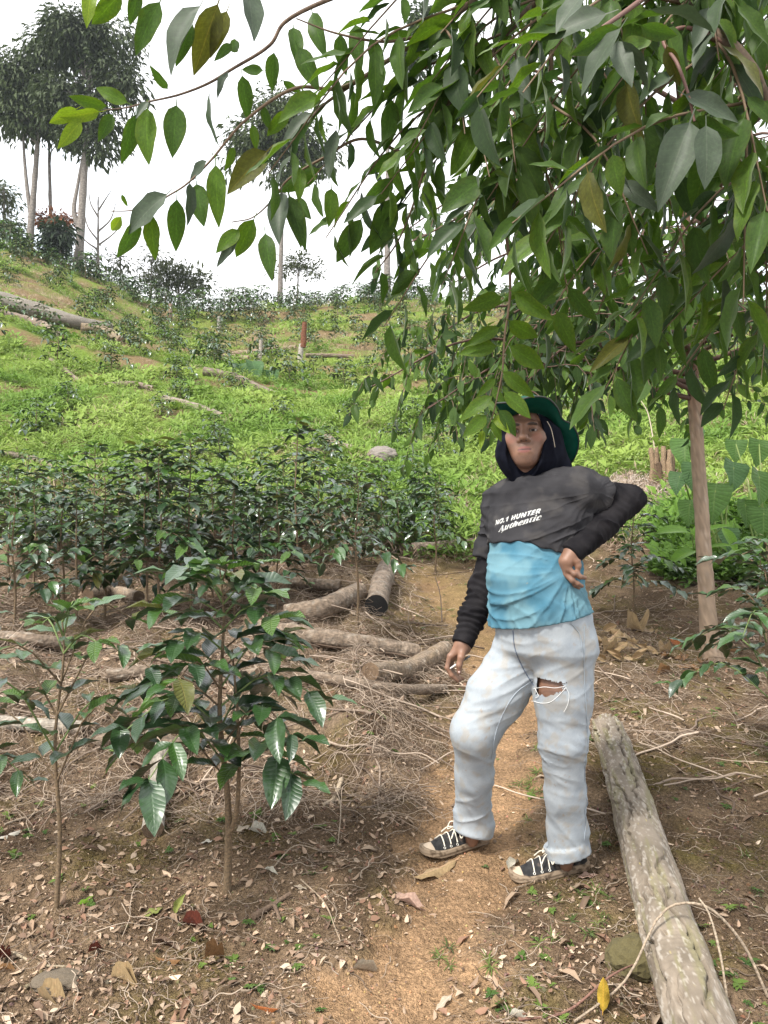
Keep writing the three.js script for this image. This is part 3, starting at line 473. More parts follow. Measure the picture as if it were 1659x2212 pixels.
    const crown = ball(V(0, 0.0, 0), 0.098, 0.135, 0.112), fC = (x, y, z) => { const a = (x - axisC.x) * ex.x + (y - axisC.y) * ex.y + (z - axisC.z) * ex.z, b = (x - axisC.x) * up.x + (y - axisC.y) * up.y + (z - axisC.z) * up.z, c = (x - axisC.x) * ez.x + (y - axisC.y) * ez.y + (z - axisC.z) * ez.z; const d = crown(a, b, c) - 0.004 * n3(x * 14, y * 14, z * 14); return Math.max(smax(d, b - 0.112 + 0.012 * Math.exp(-a * a / 0.0008), 0.02), -b - 0.002, -(crown(a, b, c) + 0.005)); };
    part('crown', mesh(fC, axisC.clone().addScalar(-0.17), axisC.clone().addScalar(0.17), 0.005, (x, y, z) => mix3([0.015, 0.05, 0.035], [0.03, 0.085, 0.06], clamp(0.5 + fbm3(x * 12, y * 12, z * 12, 3)))), cloth(), hat);
    part('chin_cord', tube([[1182, 910, 2.72], [1190, 925, 2.715], [1195, 945, 2.715], [1199, 966, 2.72]].map((a) => J(...a)), 0.0011, 5, { steps: 14 }), new THREE.MeshStandardMaterial({ color: lin(0.6, 0.52, 0.4), roughness: 0.9 }), hat);
  }
  // --- canvas shoes ---
  const shoe = (toeD, heelD, len, seed, yaw0) => {
    const g = new THREE.Group(); g.name = 'shoe'; person.add(g);
    const h = heelD.clone(), t = toeD.clone(), X = t.clone().sub(h), L = X.length(); X.normalize(); const Zz = V().crossVectors(X, V(0, 1, 0)).normalize(), Y = V().crossVectors(Zz, X).normalize();
    g.position.copy(h); g.quaternion.setFromRotationMatrix(new THREE.Matrix4().makeBasis(X, Y, Zz));
    const s = L / 0.285;                                     // x along the foot 0..0.285, y up, z across
    const half = (x) => { const q = clamp(x / 0.285); return (q < 0.1 ? 0.026 + 0.008 * Math.sqrt(q / 0.1) : q < 0.72 ? mix(0.033, 0.046, ss(0.1, 0.68, q)) : 0.046 * Math.sqrt(Math.max(0, 1 - ((q - 0.72) / 0.29) ** 2.2))) ; };
    const shift = (x) => 0.006 * Math.sin(clamp(x / 0.285) * 3.1);
    const outline = (x, z, grow) => { const cx = clamp(x, 0.028, 0.25), w = half(cx) + grow; const e = x < 0.028 ? Math.hypot(x - 0.028, (z - shift(cx)) * 0.95) - w * 0.95 : x > 0.25 ? Math.hypot((x - 0.25) * 1.05, (z - shift(cx)) * 0.85) - (half(0.25) + grow) * 0.87 : Math.abs(z - shift(cx)) - w; return e; };
    const rock = (x) => 0.016 * ss(0.2, 0.29, x) ** 1.5;
    const sole = (x, y, z) => smax(outline(x, z, 0.004 + 0.0012 * Math.sin(y * 500)), Math.max(-(y - rock(x)), y - rock(x) - 0.026), 0.005);
    const top = (x) => { const q = x / 0.285; return q < 0.32 ? mix(0.082, 0.070, q / 0.32) : q < 0.62 ? mix(0.094, 0.072, (q - 0.32) / 0.3) : mix(0.072, 0.045, ss(0.62, 0.98, q)); };
    const upper = (x, y, z) => { const yy = y - rock(x), t2 = top(x) + (x < 0.09 ? 0.0 : 0), k = clamp(yy / t2); const w = outline(x, z, -0.001 - (x < 0.11 ? 0.012 * k : 0.055 * k ** 2.4)); return smax(w, Math.max(0.006 - yy, yy - t2), 0.012) - 0.0025 * (ridge(x * 22 + seed, y * 20, z * 22) - 0.7); };
    const mouth = (x, y, z) => { const e = Math.hypot((x - 0.068) / 0.05, z / 0.022) - 1; return Math.max(e * 0.022, 0.05 - y); };
    const upF = (x, y, z) => smax(upper(x, y, z), -mouth(x, y, z), 0.004);
    const capF = (x, y, z) => Math.max(upper(x, y, z) - 0.0022, 0.24 + 0.2 * z * z / 0.05 - x + 0.25 * Math.max(0, y - 0.03));
    const lo = V(-0.03, -0.01, -0.07), hi = V(0.32, 0.115, 0.07), dirt = (x, y, z) => ss(0.0, 0.4, fbm3(x * 30 + seed, y * 30, z * 30, 3));
    const sc = (geo) => { geo.scale(s, s, s); return geo; };
    part('upper', sc(mesh(upF, lo, hi, 0.0036, (x, y, z) => mix3(mix3([0.021, 0.021, 0.023], [0.042, 0.041, 0.041], clamp(0.5 + fbm3(x * 40, y * 40, z * 40, 3))), [0.2, 0.15, 0.12], 0.4 * ss(0.25, 0.5, fbm3(x * 22 + seed, y * 22, z * 22, 4))))), cloth({ roughness: 0.8 }), g);
    part('toe_cap', sc(mesh(capF, lo, hi, 0.003, (x, y, z) => mix3([0.42, 0.34, 0.26], [0.25, 0.18, 0.12], dirt(x, y, z)))), cloth({ roughness: 0.65 }), g);
    part('sole', sc(mesh(sole, lo, hi, 0.0032, (x, y, z) => mix3([0.25, 0.19, 0.135], [0.11, 0.08, 0.055], clamp(dirt(x, y, z) + 0.4 * ss(0.018, 0.008, y))))), cloth({ roughness: 0.8 }), g);
    const lace = new THREE.MeshStandardMaterial({ color: lin(0.66, 0.6, 0.5), roughness: 0.9 });
    const on = (x, z) => { let y = 0.12; for (let i = 0; i < 60 && upper(x, y, z) > 0.001; i++) y -= 0.0015; return V(x * s, (y + 0.003) * s, z * s); };
    for (let k = 0; k < 3; k++) { const x = 0.145 + k * 0.028; part('lace', tube([on(x + 0.004, -0.03), on(x, -0.012), on(x - 0.004, 0.012), on(x + 0.004, 0.03)], 0.0024 * s, 6, { steps: 14 }), lace, g);  for (const z of [-0.033, 0.033]) { const e = part('eyelet', new THREE.TorusGeometry(0.0038 * s, 0.0013 * s, 6, 12), new THREE.MeshStandardMaterial({ color: lin(0.7, 0.68, 0.62), roughness: 0.4, metalness: 0.5 }), g); e.position.copy(on(x + 0.006, z)); e.rotation.set(z > 0 ? -0.6 : 0.6 + Math.PI, 0, 0); } }
    const b = on(0.125, 0);
    for (const sd of [-1, 1]) { part('lace', tube([b.clone(), b.clone().add(V(-0.006, 0.014, sd * 0.022)), b.clone().add(V(0.004, 0.010, sd * 0.05)), b.clone().add(V(0.018, -0.014, sd * 0.048)), b.clone().add(V(0.01, 0.003, sd * 0.018)), b.clone()], 0.0022 * s, 6, { steps: 26 }), lace, g); part('lace', tube([b.clone(), b.clone().add(V(0.03, 0.008, sd * 0.02)), b.clone().add(V(0.055, -0.012, sd * 0.036))], 0.0022 * s, 6, { steps: 12 }), lace, g); }
  };
  const sit = (x, y, d) => { const p = at(x, y, d); p.y = ground(p.x, p.z); return p.sub(G); };
  const pair = (tx, ty, hx, hy, seed) => { const t = groundAt(tx, ty), h = groundAt(hx, hy), v = h.clone().sub(t).setLength(0.29); h.copy(t).add(v); h.y = Math.max(h.y, ground(h.x, h.z)); shoe(t.sub(G), h.sub(G), 0, seed); };
  pair(912, 1862, 1056, 1815, 3); pair(1104, 1912, 1266, 1878, 8);
  // small pale-tipped stick held between finger and thumb
  const s0 = J(972, 1444, 2.832), s1 = J(1004, 1424, 2.84);
  const item = thing('hand_tool', 'small pale-tipped stick-like tool held in the hanging hand', 'hand tool', G.clone());
  part('tip', tube([s0.clone(), s0.clone().lerp(s1, 0.4)], [0.002, 0.0042], 8), new THREE.MeshStandardMaterial({ color: lin(0.6, 0.58, 0.55), roughness: 0.4 }), item);
  part('shaft', tube([s0.clone().lerp(s1, 0.4), s1.clone().lerp(s0, -0.35)], [0.0042, 0.0045], 8), new THREE.MeshStandardMaterial({ color: lin(0.06, 0.06, 0.065), roughness: 0.5 }), item);
}

// ---------- leaves ----------
// a blade along +x with the face up (+y), base at the origin; length 1
function bladeGeo({ w = 0.36, nl = 6, nw = 2, fold = 0.12, droop = 0.15, curl = 0, wave = 0, widest = 0.38, tip = 1, seed = 1, petiole = 0.12, twist = 0 }) {
  const P = [], U = [], I = [], r = mulberry(seed), ph = r() * 6;
  for (let i = 0; i <= nl; i++) {
    const t = i / nl, k = t < widest ? Math.sin(t / widest * Math.PI / 2) ** 0.55 : Math.cos((t - widest) / (1 - widest) * Math.PI / 2) ** (0.9 * tip);
    const hw = w / 2 * Math.max(k, i === 0 ? 0.04 : 0.012);
    const bend = droop * t * t, ang = twist * t;
    for (let j = -nw; j <= nw; j++) {
      const s = j / nw, z0 = s * hw, y0 = Math.abs(s) ** 1.3 * hw * fold * 2 + wave * hw * Math.sin(t * 13 + ph + (s > 0 ? 1.4 : 0)) * Math.abs(s);
      const cc = curl * s * s * hw;
      const z = (z0 * Math.cos(ang) - y0 * Math.sin(ang)) * (1 - Math.abs(curl) * 0.3 * s * s), y = z0 * Math.sin(ang) + y0 * Math.cos(ang) + cc * 2;
      P.push(t * (1 - 0.35 * droop * t), y - bend, z); U.push(t, 0.5 + s * 0.5);
      if (i && j > -nw) { const c = nw * 2 + 1, a = (i - 1) * c + j + nw - 1, b = a + c; I.push(a, a + 1, b, b, a + 1, b + 1); }
    }
  }
  if (petiole) { const b = P.length / 3; P.push(-petiole, 0.02, -0.006, -petiole, 0.02, 0.006, 0.02, 0, -0.01, 0.02, 0, 0.01); U.push(0, 0.5, 0, 0.5, 0.05, 0.5, 0.05, 0.5); I.push(b, b + 1, b + 2, b + 2, b + 1, b + 3); }
  const g = new THREE.BufferGeometry(); g.setAttribute('position', new THREE.Float32BufferAttribute(P, 3)); g.setAttribute('uv', new THREE.Float32BufferAttribute(U, 2)); g.setIndex(I); g.computeVertexNormals(); return g;
}
function leafMatrix(base, dir, face, scale, wscale = 1) {
  const x = dir.clone().normalize(), y = face.clone().addScaledVector(x, -face.dot(x)); if (y.lengthSq() < 1e-6) y.set(0.3, 1, 0.2).addScaledVector(x, -(0.3 * x.x + x.y + 0.2 * x.z)); y.normalize();
  const z = V().crossVectors(x, y), m = new THREE.Matrix4().makeBasis(x.multiplyScalar(scale), y.multiplyScalar(scale), z.multiplyScalar(scale * wscale)); m.setPosition(base); return m;
}
function putLeaf(geo, mat, m, parent, name = 'leaf') { const o = part(name, geo, mat, parent); m.decompose(o.position, o.quaternion, o.scale); return o; }

// veins: the midrib and side veins of a leaf, u along it, v across
function veinTexture(pairs, slant, strength, mott) {
  return texture(256, 128, (u, v) => {
    const s = Math.abs(v - 0.5) * 2, rib = Math.exp(-((s / 0.045) ** 2));
    const q = (u - s * slant) * pairs, f = Math.abs(q - Math.round(q)), side = Math.exp(-((f / 0.09) ** 2)) * (1 - ss(0.75, 1, s));
    const n = fbm2(u * 9, v * 6, 3), k = 0.78 + strength * (0.55 * rib + 0.28 * side) + mott * n;
    return [k * (1 + 0.1 * rib + 0.25 * mott * ss(0.2, 0.6, fbm2(u * 4 + 9, v * 4, 2))), k, k * (0.95 + 0.1 * rib)];
  });
}
const veinBump = texture(256, 128, (u, v) => { const s = Math.abs(v - 0.5) * 2, q = (u - s * 0.16) * 11, f = q - Math.floor(q), k = 0.3 + 0.6 * Math.sin(f * Math.PI) ** 0.6 * (1 - Math.exp(-((s / 0.08) ** 2))); return [k, k, k]; }, false);
const spotVein = texture(256, 128, (u, v) => { // older leaves: yellowing margin, brown specks
  const s = Math.abs(v - 0.5) * 2, rib = Math.exp(-((s / 0.045) ** 2)), q = (u - s * 0.12) * 13, f = Math.abs(q - Math.round(q)), side = Math.exp(-((f / 0.09) ** 2)) * (1 - ss(0.75, 1, s)), k = 0.8 + 0.12 * rib + 0.06 * side + 0.14 * fbm2(u * 9, v * 6, 3);
  const edge = ss(0.62, 0.98, s + 0.5 * fbm2(u * 7 + 3, v * 3, 3) + 0.25 * ss(0.75, 1, u)), sp = ss(0.42, 0.55, fbm2(u * 22, v * 11, 3)), c = mix3([k, k, k * 0.95], [1.0, 0.85, 0.5], 0.4 * edge); return mix3(c, [0.7, 0.42, 0.4], 0.8 * sp);
});
const treeVein = veinTexture(13, 0.12, 0.22, 0.12), coffeeVein = veinTexture(11, 0.16, 0.16, 0.08);
function leafMat(r, g, b, { map = treeVein, through = 0.54, coat = 0.2, coatRough = 0.4, bump, rough = 0.92, spec = 0.35 } = {}) {
  const m = new THREE.MeshPhysicalMaterial({ color: lin(r, g, b), map, roughness: rough, transmission: through, thickness: 0, specularIntensity: spec, clearcoat: coat, clearcoatRoughness: coatRough, side: THREE.DoubleSide });
  if (bump) { m.bumpMap = veinBump; m.bumpScale = bump; } return m;
}
const treeLeafMats = [leafMat(0.088, 0.19, 0.014), leafMat(0.072, 0.16, 0.016, { map: spotVein }), leafMat(0.115, 0.23, 0.012, { map: spotVein }), leafMat(0.045, 0.105, 0.022, { coat: 0.4 }), leafMat(0.08, 0.17, 0.014)];
const freshLeafMats = [leafMat(0.27, 0.42, 0.02, { through: 0.55 }), leafMat(0.17, 0.3, 0.02, { through: 0.5 })];
const orangeLeaf = leafMat(0.15, 0.16, 0.015), skySheenLeaf = leafMat(0.06, 0.1, 0.05, { coat: 0.8, coatRough: 0.55, through: 0.3 });  // last one: sky sheen on green leaf tops, greyed into the base colour
const midLeafMats = [leafMat(0.055, 0.13, 0.016), leafMat(0.036, 0.09, 0.024, { coat: 0.4 }), leafMat(0.105, 0.22, 0.014, { map: spotVein }), leafMat(0.075, 0.165, 0.016)];
const treeBlades = []; for (let i = 0; i < 10; i++) { const r = mulberry(100 + i); treeBlades.push(bladeGeo({ w: 0.31 + 0.09 * r(), nl: 8, nw: 2, fold: 0.05 + 0.25 * r(), droop: 0.02 + 0.22 * r(), wave: 0.05 + 0.14 * r(), widest: 0.3 + 0.1 * r(), seed: 100 + i, twist: (r() - 0.5) * 0.5, petiole: 0.16, tip: 1.05 })); }
const midBlades = []; for (let i = 0; i < 6; i++) { const r = mulberry(140 + i); midBlades.push(bladeGeo({ w: 0.36 + 0.08 * r(), nl: 4, nw: 1, fold: 0.1 + 0.25 * r(), droop: 0.05 + 0.25 * r(), widest: 0.33, seed: 140 + i, twist: (r() - 0.5) * 0.5, petiole: 0.15 })); }

const barkTex = texture(256, 512, (u, v) => { const a = fbm2(u * 8, v * 26, 4), b = fbm2(u * 30, v * 12, 3), k = 0.8 + 0.22 * a + 0.14 * b, w = ss(0.3, 0.55, fbm2(u * 6 + 4, v * 9, 3)) * 0.16; return [k + w, k * 0.98 + w, k * 0.95 + w]; });
const twigMat = new THREE.MeshStandardMaterial({ color: lin(0.13, 0.085, 0.05), roughness: 0.8 });
const redTwigMat = new THREE.MeshStandardMaterial({ color: lin(0.13, 0.065, 0.05), roughness: 0.7 });
const CAM = V(0, 1.5, 0);

// A) the tree that leans in from outside the frame, its branches hanging across the top
{
  const foot = onGround(1.25, -1.25), tree = thing('broadleaf_tree', 'large-leaved tree reaching in overhead, its leafy branches filling the upper frame', 'tree', foot);
  const rel = (v) => v.clone().sub(foot), D = (a) => a.map(([x, y, d]) => rel(at(x, y, d)));
  const bark = new THREE.MeshStandardMaterial({ color: lin(0.17, 0.12, 0.085), map: rep(barkTex, 3, 2), roughness: 0.85 });
  part('trunk', tube([rel(foot).add(V(0, -0.05, 0)), V(-0.02, 0.8, 0.02), V(0.02, 1.7, 0), V(-0.05, 2.6, -0.05), V(-0.02, 3.4, -0.15), V(0.05, 4.4, -0.2)], (t) => 0.1 * (1 - 0.55 * t), 20, { steps: 40, relief: (a, s) => 0.006 * n2(a * 2, s * 3) }), bark, tree);
  const limbs = [];
  const limb = (pts, r0, r1, mat = bark, name = 'limb') => { limbs.push(pts); return part(name, tube(pts, [r0, r1], 7, { steps: pts.length * 8 }), mat, tree); };
  const J1 = V(-0.04, 2.35, -0.03), J2 = V(-0.02, 3.1, -0.12), J3 = V(-0.03, 1.9, -0.02);
  // thick limb seen in the top right corner
  limb([J3.clone(), ...D([[1659, 215, 1.32], [1625, 155, 1.3], [1580, 100, 1.3], [1515, 55, 1.32], [1440, -40, 1.4], [1300, -120, 1.5]])], 0.016, 0.008);
  limb([J1.clone(), ...D([[1560, -120, 1.35], [1380, -90, 1.45], [1164, 0, 1.6], [1080, 95, 1.65], [1030, 155, 1.7], [950, 240, 1.72], [870, 330, 1.75]])], 0.018, 0.003);
  limb([J2.clone(), ...D([[1300, -260, 1.5], [1100, -90, 1.6], [1024, 0, 1.62], [920, 75, 1.66], [870, 110, 1.66], [780, 170, 1.68], [690, 235, 1.7], [640, 300, 1.7]])], 0.016, 0.0025);
  limb([J2.clone(), ...D([[1300, -300, 1.4], [1050, -170, 1.5], [850, -60, 1.58], [615, 48, 1.62], [585, 95, 1.63], [500, 150, 1.64], [450, 180, 1.64], [385, 205, 1.64], [320, 220, 1.64], [275, 232, 1.64], [225, 238, 1.64]])], 0.014, 0.0014);
  limb([...D([[870, 110, 1.66], [735, 190, 1.68], [640, 190, 1.68], [530, 260, 1.67], [452, 350, 1.66], [400, 400, 1.66], [360, 425, 1.66], [330, 445, 1.66], [280, 455, 1.66], [240, 456, 1.66]])], 0.005, 0.0012, twigMat);
  limb([...D([[870, 330, 1.75], [780, 300, 1.74], [700, 340, 1.72], [620, 390, 1.7], [590, 430, 1.7], [545, 470, 1.7], [500, 480, 1.7]])], 0.004, 0.0012, twigMat);
  limb([...D([[1580, 100, 1.3], [1480, 60, 1.3], [1434, 85, 1.28], [1464, 140, 1.24], [1490, 215, 1.22], [1500, 262, 1.22]])], 0.0045, 0.002, redTwigMat);
  limb([J3.clone(), ...D([[1720, 340, 1.5], [1659, 395, 1.55], [1580, 465, 1.6], [1480, 565, 1.68], [1390, 640, 1.75]])], 0.009, 0.0015, twigMat);
  limb([...D([[1030, 155, 1.7], [1060, 330, 1.68], [1090, 480, 1.66], [1102, 628, 1.65], [1090, 728, 1.64], [1085, 803, 1.64], [1077, 843, 1.64], [1064, 898, 1.64], [1052, 925, 1.64]])], 0.006, 0.0012, twigMat);
  limb([J1.clone(), ...D([[1560, -60, 1.7], [1400, 100, 1.9], [1280, 260, 2.0], [1180, 420, 2.05], [1120, 560, 2.1]])], 0.012, 0.002, twigMat);
  limb([J3.clone(), ...D([[1700, 120, 1.8], [1560, 260, 1.95], [1440, 420, 2.05], [1340, 560, 2.1], [1290, 680, 2.15]])], 0.010, 0.002, twigMat);
  limb([...D([[1164, 0, 1.6], [1190, 120, 1.6], [1180, 260, 1.6], [1150, 380, 1.62], [1110, 450, 1.62]])], 0.006, 0.0016, twigMat);
  limb([...D([[1440, -40, 1.4], [1330, 40, 1.2], [1300, 60, 1.15]])], 0.006, 0.003, redTwigMat);
  limb([J2.clone(), ...D([[1000, -260, 1.7], [700, -120, 1.66], [470, -30, 1.62], [300, -12, 1.6], [190, -10, 1.6]])], 0.010, 0.002, twigMat);
  limb([...D([[950, 240, 1.72], [900, 420, 1.74], [860, 520, 1.76], [810, 590, 1.78]])], 0.004, 0.0014, twigMat);
  limb([...D([[920, 75, 1.66], [830, 90, 1.64], [720, 70, 1.63], [640, 40, 1.62]])], 0.004, 0.0014, twigMat);

  limb([J3.clone(), ...D([[1720, 420, 1.7], [1640, 560, 1.75], [1560, 680, 1.8], [1480, 790, 1.8], [1425, 865, 1.8]])], 0.008, 0.0014, twigMat);
  limb([J3.clone(), ...D([[1740, 560, 1.7], [1660, 680, 1.75], [1600, 780, 1.75], [1562, 885, 1.75]])], 0.007, 0.0014, twigMat);
  limb([...D([[1640, 560, 1.75], [1540, 590, 1.8], [1420, 640, 1.85], [1330, 730, 1.85]])], 0.004, 0.0014, twigMat);
  // leaves read one by one: base, tip, depth, kind (g green, f fresh, b bright, s sky sheen greyed into the colour, o orange tinged)
  const read = `362 192 322 140 1.64 g;275 222 193 182 1.64 f;230 229 138 212 1.64 f;165 235 105 270 1.63 b;215 241 125 258 1.63 b;175 262 124 321 1.62 b;243 247 210 308 1.64 g;291 249 264 364 1.65 g;318 235 313 354 1.63 f;381 228 373 339 1.64 g;320 220 290 252 1.62 s;492 156 468 212 1.63 s;453 198 448 322 1.66 e;
300 476 256 570 1.66 g;328 463 327 573 1.65 f;382 431 379 552 1.66 g;425 398 437 487 1.67 g;410 396 407 490 1.64 s;466 357 470 494 1.66 f;446 348 400 392 1.63 s;360 420 257 500 1.63 s;263 420 276 450 1.66 f;262 468 236 506 1.66 b;
516 497 465 543 1.7 f;548 474 504 564 1.7 f;573 505 586 604 1.69 g;512 524 461 576 1.7 s;626 424 660 541 1.7 g;608 418 595 522 1.69 s;640 430 668 470 1.72 g;
198 -20 184 55 1.6 b;262 -15 192 62 1.6 f;345 5 282 122 1.58 g;300 -20 278 60 1.6 g;432 14 345 150 1.56 s;415 50 378 145 1.58 g;470 10 414 170 1.58 o;490 25 452 120 1.6 o;535 -30 552 88 1.5 s;500 95 462 132 1.62 g;494 105 526 90 1.63 g;
592 114 585 205 1.66 g;523 164 538 266 1.66 g;568 152 520 150 1.67 g;634 60 645 140 1.66 g;645 104 688 196 1.64 g;675 28 694 116 1.66 g;735 74 745 170 1.65 g;768 54 775 150 1.66 g;612 174 652 206 1.68 g;570 230 584 288 1.68 g;545 270 556 326 1.7 f;505 318 488 372 1.7 f;622 238 574 302 1.68 f;676 244 598 312 1.64 s;726 281 700 386 1.62 s;632 333 576 412 1.62 s;576 328 484 416 1.66 o;650 364 646 432 1.68 f;624 424 656 540 1.7 g;716 408 714 488 1.7 f;780 474 722 576 1.72 g;846 430 806 556 1.74 g;
1082 641 1002 669 1.64 f;1112 633 1200 694 1.63 f;1100 693 1168 740 1.63 f;1078 708 1002 750 1.63 f;1072 748 984 764 1.64 f;1102 748 1186 802 1.63 f;1087 803 1160 865 1.62 f;1070 818 1027 860 1.64 f;1063 856 985 906 1.63 f;1089 848 1153 902 1.62 f;1050 898 1000 944 1.63 f;1078 886 1122 945 1.62 g;1070 898 1097 934 1.65 b;1064 910 1086 957 1.64 f;1042 930 1039 970 1.64 b;
1336 60 1232 128 1.12 g;1340 62 1235 200 1.1 s;1345 90 1420 182 1.18 s;1310 30 1150 75 1.2 s;1385 55 1470 85 1.14 g;1400 22 1558 22 1.16 s;1525 272 1535 402 1.18 s;1490 265 1420 450 1.2 s;1330 90 1365 180 1.2 s;1500 262 1590 300 1.25 g;1480 205 1600 262 1.22 s;1440 100 1470 190 1.25 o;1270 -20 1190 52 1.15 s`;
  const R = mulberry(7), mats = { g: treeLeafMats[1], f: treeLeafMats[2], b: freshLeafMats[0], s: skySheenLeaf, o: orangeLeaf, e: treeLeafMats[3] };
  let count = 0;
  for (const row of read.split(';')) {
    const t = row.trim().split(/\s+/); if (t.length < 6) continue;
    const [x0, y0, x1, y1, d] = t.slice(0, 5).map(Number), k = t[5], tilt = (R() - 0.5) * 0.1;
    const a = at(x0, y0, d), b = at(x1, y1, d + tilt), dir = V().subVectors(b, a), len = dir.length();
    const roll = k === 'e' ? 1.35 : k === 's' ? 0.5 + 0.3 * R() : (R() - 0.5) * 0.9, face = CAM.clone().sub(a).normalize();
    face.applyAxisAngle(dir.clone().normalize(), (R() > 0.5 ? 1 : -1) * roll); if (k === 's' && face.y < 0) face.y = Math.abs(face.y) + 0.3;
    putLeaf(treeBlades[(R() * 10) | 0], mats[k], leafMatrix(rel(a), dir, face, len, 0.95 + 0.2 * R()), tree); count++;
  }
  // the rest hang alternately from the branchlets
  const rest = [];
  const hang = (pts, from, to, step, size) => {
    const c = new THREE.CatmullRomCurve3(pts, false, 'centripetal'), L = c.getLength(); let side = 1;
    for (let s = from * L; s < to * L; s += step * (0.7 + 0.6 * R())) {
      const u = s / L, p = c.getPointAt(u), T = c.getTangentAt(u); side = -side;
      const out = V().crossVectors(T, V(0, 0, 1)).multiplyScalar(side).add(V(0, 0, (R() - 0.5) * 1.3)).normalize();
      const dir = T.clone().multiplyScalar(0.35 + 0.4 * R()).addScaledVector(out, 0.55 + 0.4 * R()).add(V(0, -0.28 - 0.8 * R(), 0)).normalize();
      const face = V((R() - 0.5) * 1.6, 0.25 + R() * 0.7, 0.75 * (R() - 0.2)).normalize();
      rest.push([leafMatrix(p.clone().addScaledVector(dir, 0.015), dir, face, size * (0.55 + 0.6 * R()), 0.9 + 0.3 * R()), p.clone().add(foot).distanceTo(CAM)]);
    }
  };
  const twig = (a, b, sag, n = 1) => {
    const m = a.clone().lerp(b, 0.5).add(V(0, sag, 0)), pts = [a, m, b];
    part('twig', tube(pts, [0.0032, 0.0012], 5, { steps: 8 }), twigMat, tree); hang(pts, 0.12, 1.0, 0.028, 0.112);
  };
  hang(limbs[1], 0.42, 1, 0.036, 0.115); hang(limbs[2], 0.45, 0.95, 0.04, 0.112); hang(limbs[7], 0.3, 1, 0.034, 0.11); hang(limbs[9], 0.3, 1, 0.032, 0.11); hang(limbs[10], 0.3, 1, 0.032, 0.11); hang(limbs[11], 0.1, 1, 0.03, 0.115); hang(limbs[14], 0.25, 1, 0.032, 0.115); hang(limbs[0], 0.45, 1, 0.05, 0.11); hang(limbs[8], 0.1, 0.5, 0.06, 0.105); for (const k of [16, 17, 18]) hang(limbs[k], k === 18 ? 0.1 : 0.35, 1, 0.03, 0.108);
  // branchlets off the main limbs, each ending further down and out
  const pick = [[1, 0.3, 0.9, 15], [2, 0.35, 0.8, 9], [0, 0.45, 1, 10], [7, 0.2, 0.8, 6], [9, 0.15, 0.9, 15], [10, 0.15, 0.9, 15], [11, 0.2, 0.9, 6]];
  for (const [li, f0, f1, n] of pick) {
    const c = new THREE.CatmullRomCurve3(limbs[li], false, 'centripetal');
    for (let k = 0; k < n; k++) {
      const a = c.getPointAt(mix(f0, f1, (k + 0.5) / n)), T = c.getTangentAt(mix(f0, f1, (k + 0.5) / n));
      const b = a.clone().add(V((k % 2 ? -0.3 : 0.16) * (0.6 + 0.6 * R()) + T.x * 0.15, -0.2 - 0.2 * R(), (R() - 0.5) * 0.45));
      twig(a, b, 0.05 + 0.04 * R());
    }
  }
  rest.sort((a, b) => a[1] - b[1]);
  const soup = treeLeafMats.map(() => new Soup());
  rest.forEach(([m], i) => {
    const g = treeBlades[(R() * 10) | 0], k = (R() * 5) | 0, mt = R() < 0.05 ? orangeLeaf : R() < 0.08 ? skySheenLeaf : treeLeafMats[k];
    if (count < 298) { putLeaf(g, mt, m, tree); count++; } else soup[k].add(g, m);
  });
  soup.forEach((s, k) => { if (s.i.length) part('foliage', s.build(), treeLeafMats[k], tree).userData.kind = 'stuff'; });
}

